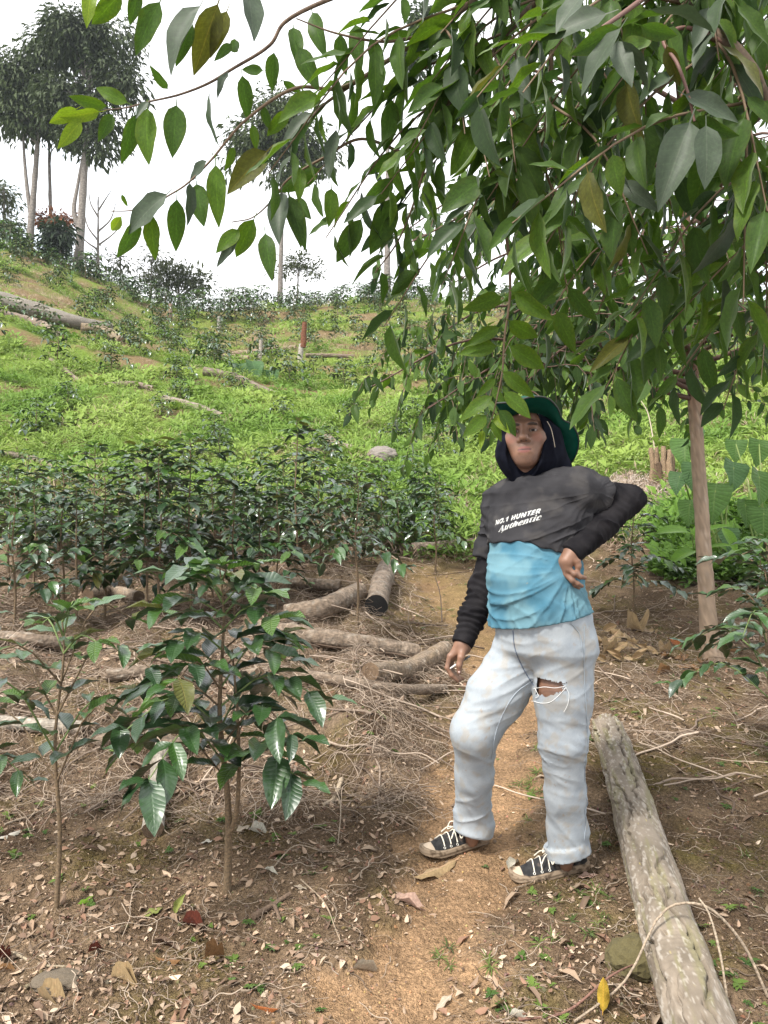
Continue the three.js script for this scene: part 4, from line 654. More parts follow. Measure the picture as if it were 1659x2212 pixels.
// B) the young tree whose trunk stands in view behind the man
{
  const b0 = groundAt(1536, 1425), k = -b0.z / 5.6, foot = b0, tree = thing('young_tree', 'young tree with smooth tan and reddish trunk and drooping leafy branches', 'tree', foot);
  const rel = (v) => v.clone().sub(foot), dz = -b0.z;
  const line = [[1548, 1460], [1536, 1400], [1524, 1250], [1514, 1080], [1504, 930], [1494, 780], [1486, 640], [1480, 450], [1474, 250], [1468, 0], [1462, -300]].map(([x, y]) => rel(at(x, y, dz)));
  const trunkCurve = new THREE.CatmullRomCurve3(line, false, 'centripetal'), TL = trunkCurve.getLength();
  part('trunk', tube(line, (t) => mix(0.064, 0.012, t ** 0.8) + 0.02 * Math.exp(-t * 40), 24, { steps: 140, relief: (a, s) => 0.0022 * n2(Math.cos(a) * 1.5, s * 26) + 0.003 * n2(a * 1.4, s * 4) - 0.004 * ss(0.72, 0.8, n2(Math.cos(a) * 2 + 3, s * 8)),
    color: (a, s, L) => { const red = ss(1.5, 2.4, s + 0.25 * n2(Math.cos(a) * 1.3, s * 2)), g = 0.85 + 0.26 * n2(Math.cos(a) * 2, s * 32) + 0.14 * fbm2(Math.cos(a) * 5, s * 9, 3), w = ss(0.25, 0.6, fbm2(Math.cos(a) * 3 + 8, s * 14, 3)); return mix3(mix3([0.31, 0.225, 0.155], [0.18, 0.085, 0.052], red * 0.9).map((c) => c * g), [0.5, 0.42, 0.35], 0.45 * w * (1 - red)); } }),
    new THREE.MeshStandardMaterial({ vertexColors: true, roughness: 0.75 }), tree);
  const R = mulberry(21), leaves = [], limbMat = new THREE.MeshStandardMaterial({ color: lin(0.09, 0.05, 0.035), roughness: 0.8 });
  const addLimb = (t0, az, len, rise, droopy, nTw) => {
    const a = trunkCurve.getPointAt(t0), u = V(Math.cos(az), 0, Math.sin(az));
    const pts = [a, a.clone().addScaledVector(u, len * 0.35).add(V(0, rise * 0.6, 0)), a.clone().addScaledVector(u, len * 0.7).add(V(0, rise, 0)), a.clone().addScaledVector(u, len).add(V(0, rise - droopy, 0))];
    part('limb', tube(pts, [0.019, 0.004], 6, { steps: 18 }), limbMat, tree);
    const c = new THREE.CatmullRomCurve3(pts, false, 'centripetal'), tws = [];
    for (let k = 0; k < nTw; k++) {
      const f = mix(0.28, 1, (k + 0.6) / nTw), p = c.getPointAt(f), side = (k % 2 ? 1 : -1) * (0.5 + R());
      const w = V(-u.z, 0, u.x).multiplyScalar(side * 0.42), e = p.clone().add(w).addScaledVector(u, 0.25 * R()).add(V(0, -0.12 - 0.42 * R(), 0)), mid = p.clone().lerp(e, 0.45).add(V(0, 0.12, 0)).addScaledVector(w, 0.25);
      const q = [p, mid, e]; tws.push(tube(q, [0.004, 0.0015], 4, { steps: 7 }));
      const cc = new THREE.CatmullRomCurve3(q, false, 'centripetal'), L = cc.getLength(); let sd = 1;
      for (let s = 0.06; s < L; s += 0.042 + 0.026 * R()) {
        const pp = cc.getPointAt(s / L), T = cc.getTangentAt(s / L); sd = -sd;
        const out = V().crossVectors(T, V(u.x, 0.3, u.z)).normalize().multiplyScalar(sd);
        const dir = T.clone().multiplyScalar(0.3).addScaledVector(out, 0.45 + 0.3 * R()).add(V((R() - 0.5) * 0.7, -0.35 - 0.6 * R(), (R() - 0.5) * 0.7)).normalize();
        leaves.push([leafMatrix(pp, dir, V(R() - 0.5, 0.5 * R(), R() - 0.5), 0.125 * (0.7 + 0.55 * R())), pp.clone().add(foot)]);
      }
    }
    part('twigs', joined(tws), limbMat, tree);
  };
  let az = 0.4;
  for (let k = 0; k < 36; k++) { az += 2.4; const f = k / 35, t0 = mix(0.36, 0.93, f); addLimb(t0, az, mix(1.75, 1.15, f) * (0.85 + 0.3 * R()), mix(0.1, 0.5, f), mix(0.3, 0.1, f), 9); }
  for (const [a, l, t] of [[3.0, 2.3, 0.37], [3.5, 2.1, 0.44], [2.7, 2.2, 0.5], [2.3, 1.9, 0.4], [3.3, 2.1, 0.58], [1.9, 1.6, 0.38], [1.2, 1.3, 0.4], [0.5, 1.2, 0.38], [2.9, 1.9, 0.68], [2.5, 1.9, 0.6], [2.85, 2.0, 0.34], [3.25, 1.8, 0.36], [2.55, 1.7, 0.35], [2.15, 1.5, 0.46], [3.1, 1.6, 0.42], [2.75, 1.5, 0.4]]) addLimb(t, a, l, 0.2, 0.34, 13);
  const vis = (p) => { const d = -p.z; return d > 0.3 && Math.abs(p.x / d) < 0.5 && Math.abs((p.y - 1.5) / d) < 0.66 ? d : 99; };
  leaves.sort((a, b) => vis(a[1]) - vis(b[1]));
  const soup = midLeafMats.map(() => new Soup());
  leaves.forEach(([m], i) => { const g = midBlades[(R() * 6) | 0], k = (R() * 4) | 0; if (i < 298) putLeaf(g, midLeafMats[k], m, tree); else soup[k].add(g, m); });
  soup.forEach((s, k) => { part('foliage', s.build(), midLeafMats[k], tree).userData.kind = 'stuff'; });
}

// ---------- coffee plants ----------
const coffeeMats = [0, 1, 2].map((k) => leafMat(...[[0.03, 0.085, 0.02], [0.045, 0.12, 0.022], [0.024, 0.066, 0.022]][k], { map: coffeeVein, through: 0, coat: 0.7, coatRough: 0.2, bump: 0.0016, rough: 0.42, spec: 1 }));
const coffeeYoung = [leafMat(0.11, 0.24, 0.03, { map: coffeeVein, through: 0.4, coat: 0.5, coatRough: 0.3, bump: 0.005 }), leafMat(0.16, 0.17, 0.03, { map: coffeeVein, through: 0.35, coat: 0.5, bump: 0.004 })];
const coffeeBlades = []; for (let i = 0; i < 8; i++) { const r = mulberry(300 + i); coffeeBlades.push(bladeGeo({ w: 0.37 + 0.07 * r(), nl: 6, nw: 2, fold: 0.12 + 0.2 * r(), droop: 0.1 + 0.3 * r(), wave: 0.15 + 0.12 * r(), widest: 0.46, seed: 300 + i, petiole: 0.08, tip: 0.95, twist: (r() - 0.5) * 0.3 })); }
const coffeeLow = []; for (let i = 0; i < 4; i++) { const r = mulberry(330 + i); coffeeLow.push(bladeGeo({ w: 0.42, nl: 3, nw: 1, fold: 0.25, droop: 0.3 + 0.25 * r(), widest: 0.45, seed: 330 + i, petiole: 0 })); }
const stemMat = new THREE.MeshStandardMaterial({ color: lin(0.21, 0.15, 0.09), map: rep(barkTex, 6, 3), roughness: 0.85 }), greenStem = new THREE.MeshStandardMaterial({ color: lin(0.12, 0.17, 0.05), roughness: 0.7 });

function coffee(g, { seed, h = 1.0, bare = 0.3, spread = 0.34, leaf = 0.13, gap = 0.075, parts = true, lean = [0, 0], stemR = 0.011, second = false, lift = 0.25, every = 0.062, young = 1 }) {
  const R = mulberry(seed), P = [V(0, -0.05, 0), V(lean[0] * 0.2 + 0.01, h * 0.25, lean[1] * 0.2), V(lean[0] * 0.5 - 0.012, h * 0.55, lean[1] * 0.5), V(lean[0] * 0.85 + 0.01, h * 0.85, lean[1] * 0.8), V(lean[0], h * 0.99, lean[1])];
  const curve = new THREE.CatmullRomCurve3(P, false, 'centripetal');
  part('stem', tube(P, [stemR, 0.0025], 8, { steps: 26, relief: (a, s) => 0.0006 * n2(a * 2, s * 60) }), stemMat, g);
  if (second) part('stem', tube([V(0.0, 0.16 * h, 0.005), V(0.035, 0.24 * h, 0.02), V(0.045, 0.5 * h, 0.03), V(0.02, 0.74 * h, 0.01)], [0.009, 0.003], 8, { steps: 20 }), stemMat, g);
  const soup = coffeeMats.map(() => new Soup()), ysoup = new Soup(), tw = new Soup();
  const put = (p, dir, face, size, tip) => {
    const m = leafMatrix(p, dir, face, size, 0.9 + 0.25 * R()), yng = R() < tip * young, k = (R() * 3) | 0;
    if (parts) putLeaf(coffeeBlades[(R() * 8) | 0], yng ? coffeeYoung[R() < 0.85 ? 0 : 1] : coffeeMats[k], m, g); else (yng ? ysoup : soup[k]).add(coffeeLow[(R() * 4) | 0], m);
  };
  let node = 0; const top = h * 0.96;
  for (let y = h * bare; y < top; y += gap * (0.8 + 0.4 * R()), node++) {
    const f = (y - h * bare) / (top - h * bare), p = curve.getPoint(clamp((y + 0.05) / (h + 0.05))), a0 = node * 1.62 + R() * 0.7;
    for (const s of [0, Math.PI]) {
      const a = a0 + s + (R() - 0.5) * 0.4, u = V(Math.cos(a), 0, Math.sin(a)), L = spread * (1 - 0.82 * f ** 1.25) * (0.72 + 0.5 * R()), up = lift * (0.6 + 0.8 * R()) * L;
      if (L < 0.07) { put(p, u.clone().add(V(0, 0.35, 0)), V(0, 1, 0).addScaledVector(u, -0.3), leaf * (0.6 + 0.4 * (1 - f)), 0.6); continue; }
      const q = [p.clone(), p.clone().addScaledVector(u, L * 0.5).add(V(0, up * 0.9, 0)), p.clone().addScaledVector(u, L).add(V(0, up * 0.8 - 0.25 * L * (1 - f), 0))], c = new THREE.CatmullRomCurve3(q, false, 'centripetal');
      const tg = tube(q, [0.0038, 0.0018], 5, { steps: 6 }); if (parts) part('branch', tg, R() < 0.5 ? greenStem : stemMat, g); else tw.add(tg, I4);
      const w = V(-u.z, 0, u.x);
      for (let d = 0.045 + 0.03 * R(); d < L; d += every * (0.85 + 0.4 * R())) {
        const pp = c.getPointAt(d / L), T = c.getTangentAt(d / L), tip = d / L;
        for (const sd of [-1, 1]) {
          if (R() < 0.04) continue;
          const dir = w.clone().multiplyScalar(sd).addScaledVector(T, 0.55 + 0.5 * tip).add(V(0, 0.2 - 0.55 * (1 - f) * R(), 0)).normalize();
          put(pp, dir, V((R() - 0.5) * 0.7, 1, (R() - 0.5) * 0.7), leaf * (0.7 + 0.45 * R()) * (1 - 0.3 * tip * f), 0.06 + 0.3 * f * tip + 0.22 * ss(0.75, 1, f));
        }
      }
      put(q[2], u.clone().add(V(0, 0.3, 0)), V(0, 1, 0).addScaledVector(u, -0.2), leaf * 0.75, 0.35);
    }
  }
  const p = P[4];
  for (let k = 0; k < 4; k++) { const a = k * 1.57 + seed, u = V(Math.cos(a), 0.9 - 0.2 * k, Math.sin(a)); put(p, u, V(-u.x, 0.8, -u.z), leaf * (0.45 + 0.12 * k), 0.95); }
  if (!parts) { part('branches', tw.build(), greenStem, g); soup.forEach((s, k) => s.i.length && part('foliage', s.build(), coffeeMats[k], g)); if (ysoup.i.length) part('foliage', ysoup.build(), coffeeYoung[0], g); }
  return g;
}
const plantAt = (label, pos, opts, group) => coffee(thing('coffee_plant', label, 'coffee plant', pos, group), opts);
plantAt('tall dark glossy coffee plant with forked stem standing nearest on the left', groundAt(490, 1932), { seed: 5, h: 1.12, bare: 0.3, spread: 0.4, leaf: 0.17, gap: 0.055, every: 0.056, second: true, stemR: 0.015, lean: [-0.02, 0.02], lift: 0.45 });
plantAt('sparse coffee sapling with long bare stem at the left edge', groundAt(120, 1968), { seed: 9, h: 0.98, bare: 0.36, spread: 0.38, leaf: 0.125, gap: 0.1, stemR: 0.0095, lean: [0.02, 0.0], lift: 0.75, every: 0.085, young: 1.4 });
plantAt('coffee plant cut off by the left frame edge, its leafy twigs reaching in', V(-1.52, ground(-1.52, -2.75), -2.75), { seed: 14, h: 0.95, bare: 0.28, spread: 0.3, leaf: 0.115, gap: 0.1, lift: 0.5 });
plantAt('coffee plant cut off by the right frame edge beside the fallen log', V(1.73, ground(1.73, -3.42), -3.42), { seed: 27, h: 1.12, bare: 0.3, spread: 0.48, leaf: 0.135, gap: 0.082, lift: 0.45, lean: [-0.03, 0] });
plantAt('dark coffee plant just behind the raised elbow of the man', groundAt(1367, 1338), { seed: 33, h: 1.12, bare: 0.22, spread: 0.4, leaf: 0.14, gap: 0.085 });
plantAt('small dark coffee plant at the right edge under the taro leaves', groundAt(1640, 1420), { seed: 35, h: 0.75, bare: 0.25, spread: 0.3, leaf: 0.12, gap: 0.09 });
plantAt('slender coffee plant with thin straight stem beside the black cut log end', groundAt(771, 1356), { seed: 41, h: 1.12, bare: 0.36, spread: 0.4, leaf: 0.14, gap: 0.09 });
plantAt('coffee plant with bare stem at the far end of the footpath', groundAt(940, 1240), { seed: 43, h: 1.0, bare: 0.32, spread: 0.38, leaf: 0.14, gap: 0.09 });

// the massed plants behind: five builds with leaves of their own, then plainer ones farther up
{
  const R = mulberry(77), protos = [], low = []; let made = 0;
  const GA = 'young coffee plants massed behind the logs', LA = 'young glossy coffee plant in the dense stand behind the logs', GB = 'coffee plants dotted up the green hillside', LB = 'small coffee plant growing among weeds on the hillside';
  const near = [[30, 1352], [135, 1335], [225, 1350], [315, 1335], [410, 1352], [505, 1335], [600, 1318], [75, 1300], [165, 1330], [255, 1290], [345, 1335], [20, 1255], [460, 1300], [560, 1330], [640, 1270], [320, 1225], [205, 1230], [120, 1205], [505, 1215], [610, 1195], [690, 1205], [400, 1210], [780, 1190], [860, 1195], [285, 1170], [60, 1165], [180, 1160], [350, 1150], [470, 1155], [560, 1140], [650, 1145], [740, 1135], [830, 1130], [905, 1140]];
  for (let k = 0; k < 34; k++) near.push([-30 + 1000 * ((k * 0.618) % 1), 1110 + 115 * ((k * 0.414) % 1)]);
  for (const [x, y] of near) {
    const p = groundAt(x, y + 14 * (R() - 0.5)), i = protos.length, d = -p.z;
    if (d < 9.5 && i < 4) { const g = thing('coffee_plant', LA, 'coffee plant', p, GA); coffee(g, { seed: 50 + i * 3, h: 0.98 + 0.1 * i, bare: 0.22, spread: 0.36 + 0.03 * i, leaf: 0.165, gap: 0.105, every: 0.09 }); protos.push(g); }
    else if (d < 8.5 && protos.length === 4 && made++ < 13) copyThing(protos[(R() * 4) | 0], p, R() * 6.3, 0.85 + 0.3 * R());
    else { if (low.length < 4) { const g = thing('coffee_plant', LA, 'coffee plant', p, GA); coffee(g, { seed: 90 + low.length * 3, h: 1.0, bare: 0.12, spread: 0.42, leaf: 0.16, gap: 0.085, every: 0.075, parts: false, young: 2.2 }); low.push(g); } else copyThing(low[(R() * 4) | 0], p, R() * 6.3, 0.45 + 0.5 * R()); }
  }
  const words = ['first', 'second', 'third', 'fourth', 'fifth', 'sixth', 'seventh', 'eighth', 'ninth', 'tenth', 'eleventh', 'twelfth'];
  scene.children.filter((o) => o.userData.label === LA).sort((a, b) => b.position.z - a.position.z).slice(0, 12).sort((a, b) => a.position.x / -a.position.z - b.position.x / -b.position.z).forEach((o, k) => { o.userData.label = words[k] + ' front-row coffee plant from the left in the dense stand'; });
  // hillside rows
  const hill = []; for (let i = 0; i < 3; i++) { const d = 14, g = thing('coffee_bush', LB, 'coffee plant', onGround(-3 + 2 * i, -d), GB); coffee(g, { seed: 120 + i * 5, h: 0.62, bare: 0.03, spread: 0.42, leaf: 0.15, gap: 0.085, every: 0.085, parts: false, stemR: 0.012, lift: 0.5 }); hill.push(g); }
  let n = 0;
  for (let d = 11.5; d < 52 && n < 296; d += d < 20 ? 1.9 : 2.6) for (let x = -0.54 * d; x < 0.5 * d; x += (1.35 + d * 0.022) * (0.75 + 0.5 * R())) {
    const u = x / d, green = d > 12 && d < 24 && u > -0.1; if (R() < (green ? 0.6 : d < 20 ? 0.62 : 0.12)) continue; if (u > 0.28 && d < 18) continue;
    const xx = x + (R() - 0.5) * 0.7; let dd = d; if (d > 20) for (let q = 0; q < 14 && Math.abs(terrace(xx, dd) - 0.3) > 0.1; q++) dd += 0.19; const z = -dd; n++;
    if (n < 296) copyThing(hill[(R() * 3) | 0], onGround(xx, z), R() * 6.3, (d < 20 ? 0.75 + 0.5 * R() : 1.05 + 0.7 * R()) * (d > 38 ? 1.15 : 1));
  }
  for (let k = 0; k < 78; k++) { const u = -0.55 + 0.62 * ((k * 0.618) % 1), d = 44 + 8 * R(), p = onGround(u * d, -d); copyThing(hill[(R() * 3) | 0], p, R() * 6.3, 1.5 + 1.2 * R(), 'dark coffee bush standing along the ridge line', 'coffee bushes along the ridge'); n++; }
}

// ---------- large-leaved taro plants on the right bank ----------
{
  const mat = [leafMat(0.11, 0.235, 0.085, { map: coffeeVein, through: 0.35, coat: 0.25, coatRough: 0.5, bump: 0.008 }), leafMat(0.13, 0.27, 0.06, { map: coffeeVein, through: 0.4, coat: 0.25, coatRough: 0.5, bump: 0.008 })];
  const lime = leafMat(0.22, 0.46, 0.04, { map: coffeeVein, through: 0.5, coat: 0.3 }), stalk = new THREE.MeshStandardMaterial({ color: lin(0.2, 0.27, 0.07), roughness: 0.6 });
  // heart blade: wide base lobes
  const heart = (seed) => { const g = bladeGeo({ w: 0.82, nl: 8, nw: 3, fold: 0.16, droop: 0.2, wave: 0.12, widest: 0.2, seed, petiole: 0, tip: 1.1 }), P = g.attributes.position; for (let i = 0; i < P.count; i++) { const x = P.getX(i), z = P.getZ(i); P.setX(i, x - 0.75 * z * z * (1 - ss(0.0, 0.5, x))); } g.computeVertexNormals(); return g; };
  const hearts = [heart(1), heart(2), heart(3)], R = mulberry(88);
  const taro = (label, foot, list, mats) => {
    const g = thing('taro_plant', label, 'taro plant', foot);
    for (const [x, y, d, size, nx, ny] of list) {
      const p = at(x, y, d).sub(foot), m = p.clone().multiplyScalar(0.5).add(V((R() - 0.5) * 0.1, 0.12, 0));
      part('stalk', tube([V(R() * 0.06, -0.03, R() * 0.06), m, p], [0.014, 0.007], 6, { steps: 10 }), stalk, g);
      const face = V(nx, ny, 0.55).normalize(), dir = V(nx * 0.4 - 0.1 + (R() - 0.5) * 0.3, -0.8, 0.25 + 0.3 * R());
      putLeaf(hearts[(R() * 3) | 0], mats[(R() * mats.length) | 0], leafMatrix(p.clone().addScaledVector(dir, -0.15 * size), dir, face, size * 0.72, 0.95), g);
    }
  };
  const D = 7.6;
  taro('big-leaved taro plant behind the tan tree trunk', groundAt(1560, 1240), [[1545, 1060, D, 0.62, -0.3, 0.5], [1585, 1010, D, 0.5, 0.2, 0.4], [1500, 1010, D + 0.4, 0.45, -0.5, 0.3], [1490, 1090, D, 0.4, -0.6, 0.4], [1570, 1150, D - 0.2, 0.4, 0.1, 0.6], [1530, 1200, D - 0.3, 0.35, 0.3, 0.6]], mat);
  taro('pale green taro plant at the right edge of the bank', groundAt(1640, 1230), [[1640, 1030, D, 0.55, 0.3, 0.4], [1650, 1110, D - 0.2, 0.5, -0.2, 0.5], [1610, 1090, D, 0.42, 0.1, 0.5], [1640, 960, D + 0.5, 0.45, 0, 0.4], [1625, 1170, D - 0.3, 0.42, 0.4, 0.5], [1590, 960, D + 0.6, 0.4, -0.2, 0.4]], mat);
  taro('taro plant with ribbed leaves left of the tree trunk, by the dry stump', groundAt(1490, 1105), [[1480, 960, D + 0.7, 0.55, -0.4, 0.3], [1468, 1030, D + 0.5, 0.4, -0.5, 0.5], [1500, 930, D + 0.9, 0.4, 0.3, 0.4]], mat);
  const lg = thing('broad_leaf_weed', 'lime green broad-leaved weed on both sides of the trunk', 'weed', groundAt(1500, 1225));
  for (const [x0, y0, x1, y1, s] of [[1495, 1155, 1425, 1130, 1], [1505, 1160, 1570, 1120, 1], [1520, 1190, 1575, 1165, 1], [1500, 1190, 1450, 1200, 1], [1560, 1140, 1600, 1190, 1]]) {
    const a = at(x0, y0, 6.9), b = at(x1, y1, 6.7), dir = b.clone().sub(a); putLeaf(bladeGeo({ w: 0.34, nl: 8, nw: 2, droop: 0.25, fold: 0.2, seed: x0, petiole: 0.05 }), lime, leafMatrix(a.clone().sub(lg.position), dir, V(0, 1, 0.5), dir.length() * 1.1), lg);
    part('stalk', tube([V(0, 0, 0), a.clone().sub(lg.position).multiplyScalar(0.6).add(V(0, 0.05, 0)), a.clone().sub(lg.position)], [0.008, 0.004], 5, { steps: 6 }), stalk, lg);
  }
  // one on the far hillside
  const ff = groundAt(540, 818), fp = thing('taro_plant', 'clump of blue green taro leaves on the open hillside', 'taro plant', ff), d2 = -ff.z;
  for (const [x, y, s] of [[490, 790, 0.75], [515, 786, 0.7], [545, 780, 0.8], [560, 790, 0.7], [590, 800, 0.8], [530, 800, 0.6]].map(([x, y, s]) => [x - 240 + 40, y, s])) {
    const p = at(x + 200, y, d2).sub(ff); part('stalk', tube([V(), p.clone().multiplyScalar(0.6), p], [0.02, 0.01], 5, { steps: 6 }), stalk, fp);
    putLeaf(hearts[(R() * 3) | 0], mat[0], leafMatrix(p, V(R() - 0.5, -0.8, 0.4), V(R() - 0.5, 0.5, 0.8), s, 0.9), fp);
  }
}

// ---------- trees on the skyline ----------
{
  const paleBark = new THREE.MeshStandardMaterial({ color: lin(0.27, 0.245, 0.23), map: rep(barkTex, 0.5, 0.3), roughness: 0.9 });
  const clump = (seed, n, rad, len, drop) => { // a spray of leaf-sized faces
    const R = mulberry(seed), s = new Soup(), b = bladeGeo({ w: 0.34, nl: 2, nw: 1, fold: 0.3, droop: 0.3, seed, petiole: 0 });
    for (let i = 0; i < n; i++) { const p = V(R() - 0.5, R() - 0.5, R() - 0.5); p.normalize().multiplyScalar(rad * R() ** 0.5); p.y *= 0.7; const dir = p.clone().normalize().multiplyScalar(0.7).add(V((R() - 0.5), -drop + 0.3 * R(), R() - 0.5)); s.add(b, leafMatrix(p, dir, V(R() - 0.5, 1, R() - 0.5), len * (0.6 + 0.8 * R()))); }
    return s.build();
  };
  const far = (r, g, b) => leafMat(r, g, b, { through: 0.3, coat: 0.15 });
  function skyTree(name, label, baseD, d, topD, lobes, col, { n = 260, len = 0.55, drop = 0.4, crad = 1.0, r0 = 0.3, lean = 0, forks = [], group, bare = false, dense = 1 }) {
    const foot = at(baseD[0], baseD[1], d); foot.y = ground(foot.x, foot.z) - 0.2; const g = thing(name, label, 'tree', foot, group), rel = (x, y, dd = d) => at(x, y, dd).sub(foot);
    const R = mulberry((baseD[0] * 7 + d * 3) | 0), top = rel(topD[0], topD[1]);
    const trunk = [V(), top.clone().multiplyScalar(0.35).add(V(lean, 0, 0)), top.clone().multiplyScalar(0.7).add(V(-lean, 0, 0)), top];
    part('trunk', tube(trunk, [r0, r0 * 0.35], 9, { steps: 24, relief: (a, s) => r0 * 0.12 * n2(a * 2, s * 1.2) }), paleBark, g);
    for (const f of forks) part('limb', tube(f.map(([x, y]) => rel(x, y)), [r0 * 0.6, r0 * 0.2], 7, { steps: 14 }), paleBark, g);
    const soup = new Soup(), tws = [], cl = [clump(baseD[0] + 1, n, crad, len, drop), clump(baseD[0] + 2, n, crad, len, drop)];
    for (const [x, y, rx, ry, k] of lobes) for (let i = 0; i < k * dense; i++) {
      const a = R() * 6.28, b = Math.acos(2 * R() - 1), q = (R() ** 0.4) * (0.72 + 0.55 * n3(x * 0.05 + Math.sin(b) * Math.cos(a) * 1.6, y * 0.05 + Math.cos(b) * 1.6, Math.sin(a) * 1.6)), dx = Math.sin(b) * Math.cos(a) * q * rx, dy = Math.cos(b) * q * ry, dzz = Math.sin(b) * Math.sin(a) * q * rx / F * d * 0.8;
      const p = rel(x + dx, y + dy, d + dzz); soup.add(cl[i & 1], new THREE.Matrix4().compose(p, new THREE.Quaternion().setFromEuler(new THREE.Euler(0, R() * 6.3, 0)), V(1, 1, 1).multiplyScalar(0.75 + 0.5 * R())));
      if (i % 4 === 0) { const j = trunk[2].clone().lerp(top, R()); tws.push(tube([j, j.clone().lerp(p, 0.5).add(V(0, 0.25, 0)), p], [r0 * 0.22, 0.025], 5, { steps: 6 })); }
    }
    if (tws.length) part('branches', joined(tws), paleBark, g);
    if (soup.i.length) part('crown', soup.build(), col, g);
    return g;
  }
  const dark = far(0.085, 0.125, 0.04), dark2 = far(0.08, 0.115, 0.045), olive = far(0.12, 0.15, 0.06), pale = far(0.14, 0.165, 0.09), red = far(0.36, 0.13, 0.05), mid = far(0.085, 0.135, 0.05);
  skyTree('tall_tree', 'tall forked tree with dark drooping crown at the top left', [62, 555], 50, [88, 230], [[75, 180, 80, 70, 26], [35, 235, 55, 45, 14], [15, 150, 60, 70, 14], [110, 110, 65, 55, 12], [80, 270, 55, 35, 7]], dark, { forks: [[[66, 460], [58, 400], [52, 330], [48, 250]]], r0: 0.26, crad: 1.4, n: 125, len: 0.46, drop: 0.7 });
  skyTree('tall_tree', 'tallest tree of the left group with pale straight trunk and broad dark crown', [168, 585], 48, [196, 150], [[185, 95, 110, 75, 34], [245, 170, 65, 65, 18], [150, 55, 65, 45, 14], [215, 260, 60, 50, 10], [205, 320, 55, 35, 5], [130, 210, 60, 60, 12]], dark2, { forks: [[[175, 500], [160, 460], [168, 400], [178, 340]]], r0: 0.3, crad: 1.4, n: 125, len: 0.46, drop: 0.6 });
  skyTree('tall_tree', 'slim tree with thin stem between the two tall dark trees', [112, 570], 52, [105, 280], [[110, 240, 45, 50, 9], [150, 290, 35, 30, 4]], dark, { r0: 0.18, n: 180, len: 0.5, drop: 0.6 });
  skyTree('red_leaved_tree', 'small rust-red leaved tree below the tall dark trees', [120, 560], 51, [115, 460], [[100, 468, 24, 20, 5], [140, 474, 24, 14, 4]], red, { r0: 0.1, n: 60, len: 0.4, crad: 0.7 });
  skyTree('dark_shrub_tree', 'small dense dark tree in front of the pale trunks', [130, 590], 46, [128, 500], [[125, 505, 38, 30, 10], [108, 535, 25, 20, 4]], far(0.035, 0.065, 0.03), { r0: 0.12, n: 90, len: 0.45, crad: 0.7 });
  skyTree('pale_tree', 'pale olive tree cut off by the left edge on the skyline', [10, 560], 56, [8, 400], [[0, 420, 38, 40, 9], [20, 480, 35, 40, 7]], olive, { r0: 0.16, n: 70, len: 0.4, crad: 1.0 });
  skyTree('bare_tree', 'leafless grey sapling with fine spreading branches on the ridge', [212, 600], 49, [212, 425], [], pale, { r0: 0.11, forks: [[[212, 520], [190, 490], [180, 450]], [[212, 500], [238, 475], [250, 440]], [[213, 470], [196, 440], [192, 415]], [[212, 455], [228, 430], [240, 412]], [[212, 530], [250, 500], [262, 480]], [[212, 540], [180, 515], [165, 480]]] });
  skyTree('thin_leaved_tree', 'wispy thin-leaved tree beside the leafless sapling', [258, 605], 54, [262, 520], [[255, 560, 45, 30, 7], [205, 560, 28, 30, 4]], pale, { r0: 0.07, n: 34, len: 0.35, crad: 0.9 });
  skyTree('thin_leaved_tree', 'wispy small tree left of the round-crowned tree', [322, 630], 54, [330, 540], [[335, 560, 40, 35, 6], [310, 590, 25, 25, 4]], pale, { r0: 0.07, n: 34, len: 0.35, crad: 0.9 });
  skyTree('round_tree', 'round-crowned light green tree in the dip of the skyline', [388, 668], 58, [385, 600], [[385, 592, 50, 20, 12], [350, 612, 24, 14, 4], [425, 612, 26, 14, 4], [385, 632, 40, 14, 3]], olive, { r0: 0.16, n: 90, len: 0.38, crad: 1.0, drop: 0.1, forks: [[[388, 660], [365, 630], [352, 612]], [[388, 655], [405, 628], [425, 612]]] });
  skyTree('tall_tree', 'tall tree with slim pale trunk and dark feathery crown in mid skyline', [604, 655], 52, [612, 330], [[610, 275, 95, 65, 28], [545, 310, 60, 55, 14], [665, 330, 55, 55, 11], [590, 225, 60, 25, 7], [620, 370, 60, 35, 6]], dark, { r0: 0.2, n: 110, len: 0.46, drop: 0.6, crad: 1.4 });
  skyTree('umbrella_tree', 'spreading light tree beside the slim pale trunk', [640, 650], 54, [645, 580], [[645, 570, 48, 18, 7], [675, 595, 30, 14, 4], [615, 590, 28, 14, 3]], olive, { r0: 0.1, n: 60, len: 0.35, crad: 0.8, drop: 0.1 });
  skyTree('tall_tree', 'tall tree with orange-tan trunk half hidden behind the overhead leaves', [836, 640], 50, [838, 220], [[900, 120, 50, 50, 7], [920, 60, 50, 40, 5]], mid, { r0: 0.24, n: 160, len: 0.5, drop: 0.4 });
  skyTree('dead_sapling', 'thin leafless twiggy sapling on the ridge dip', [498, 655], 50, [500, 610], [], pale, { r0: 0.05, forks: [[[499, 640], [490, 625], [486, 605]], [[499, 635], [508, 618], [512, 600]]] });
}

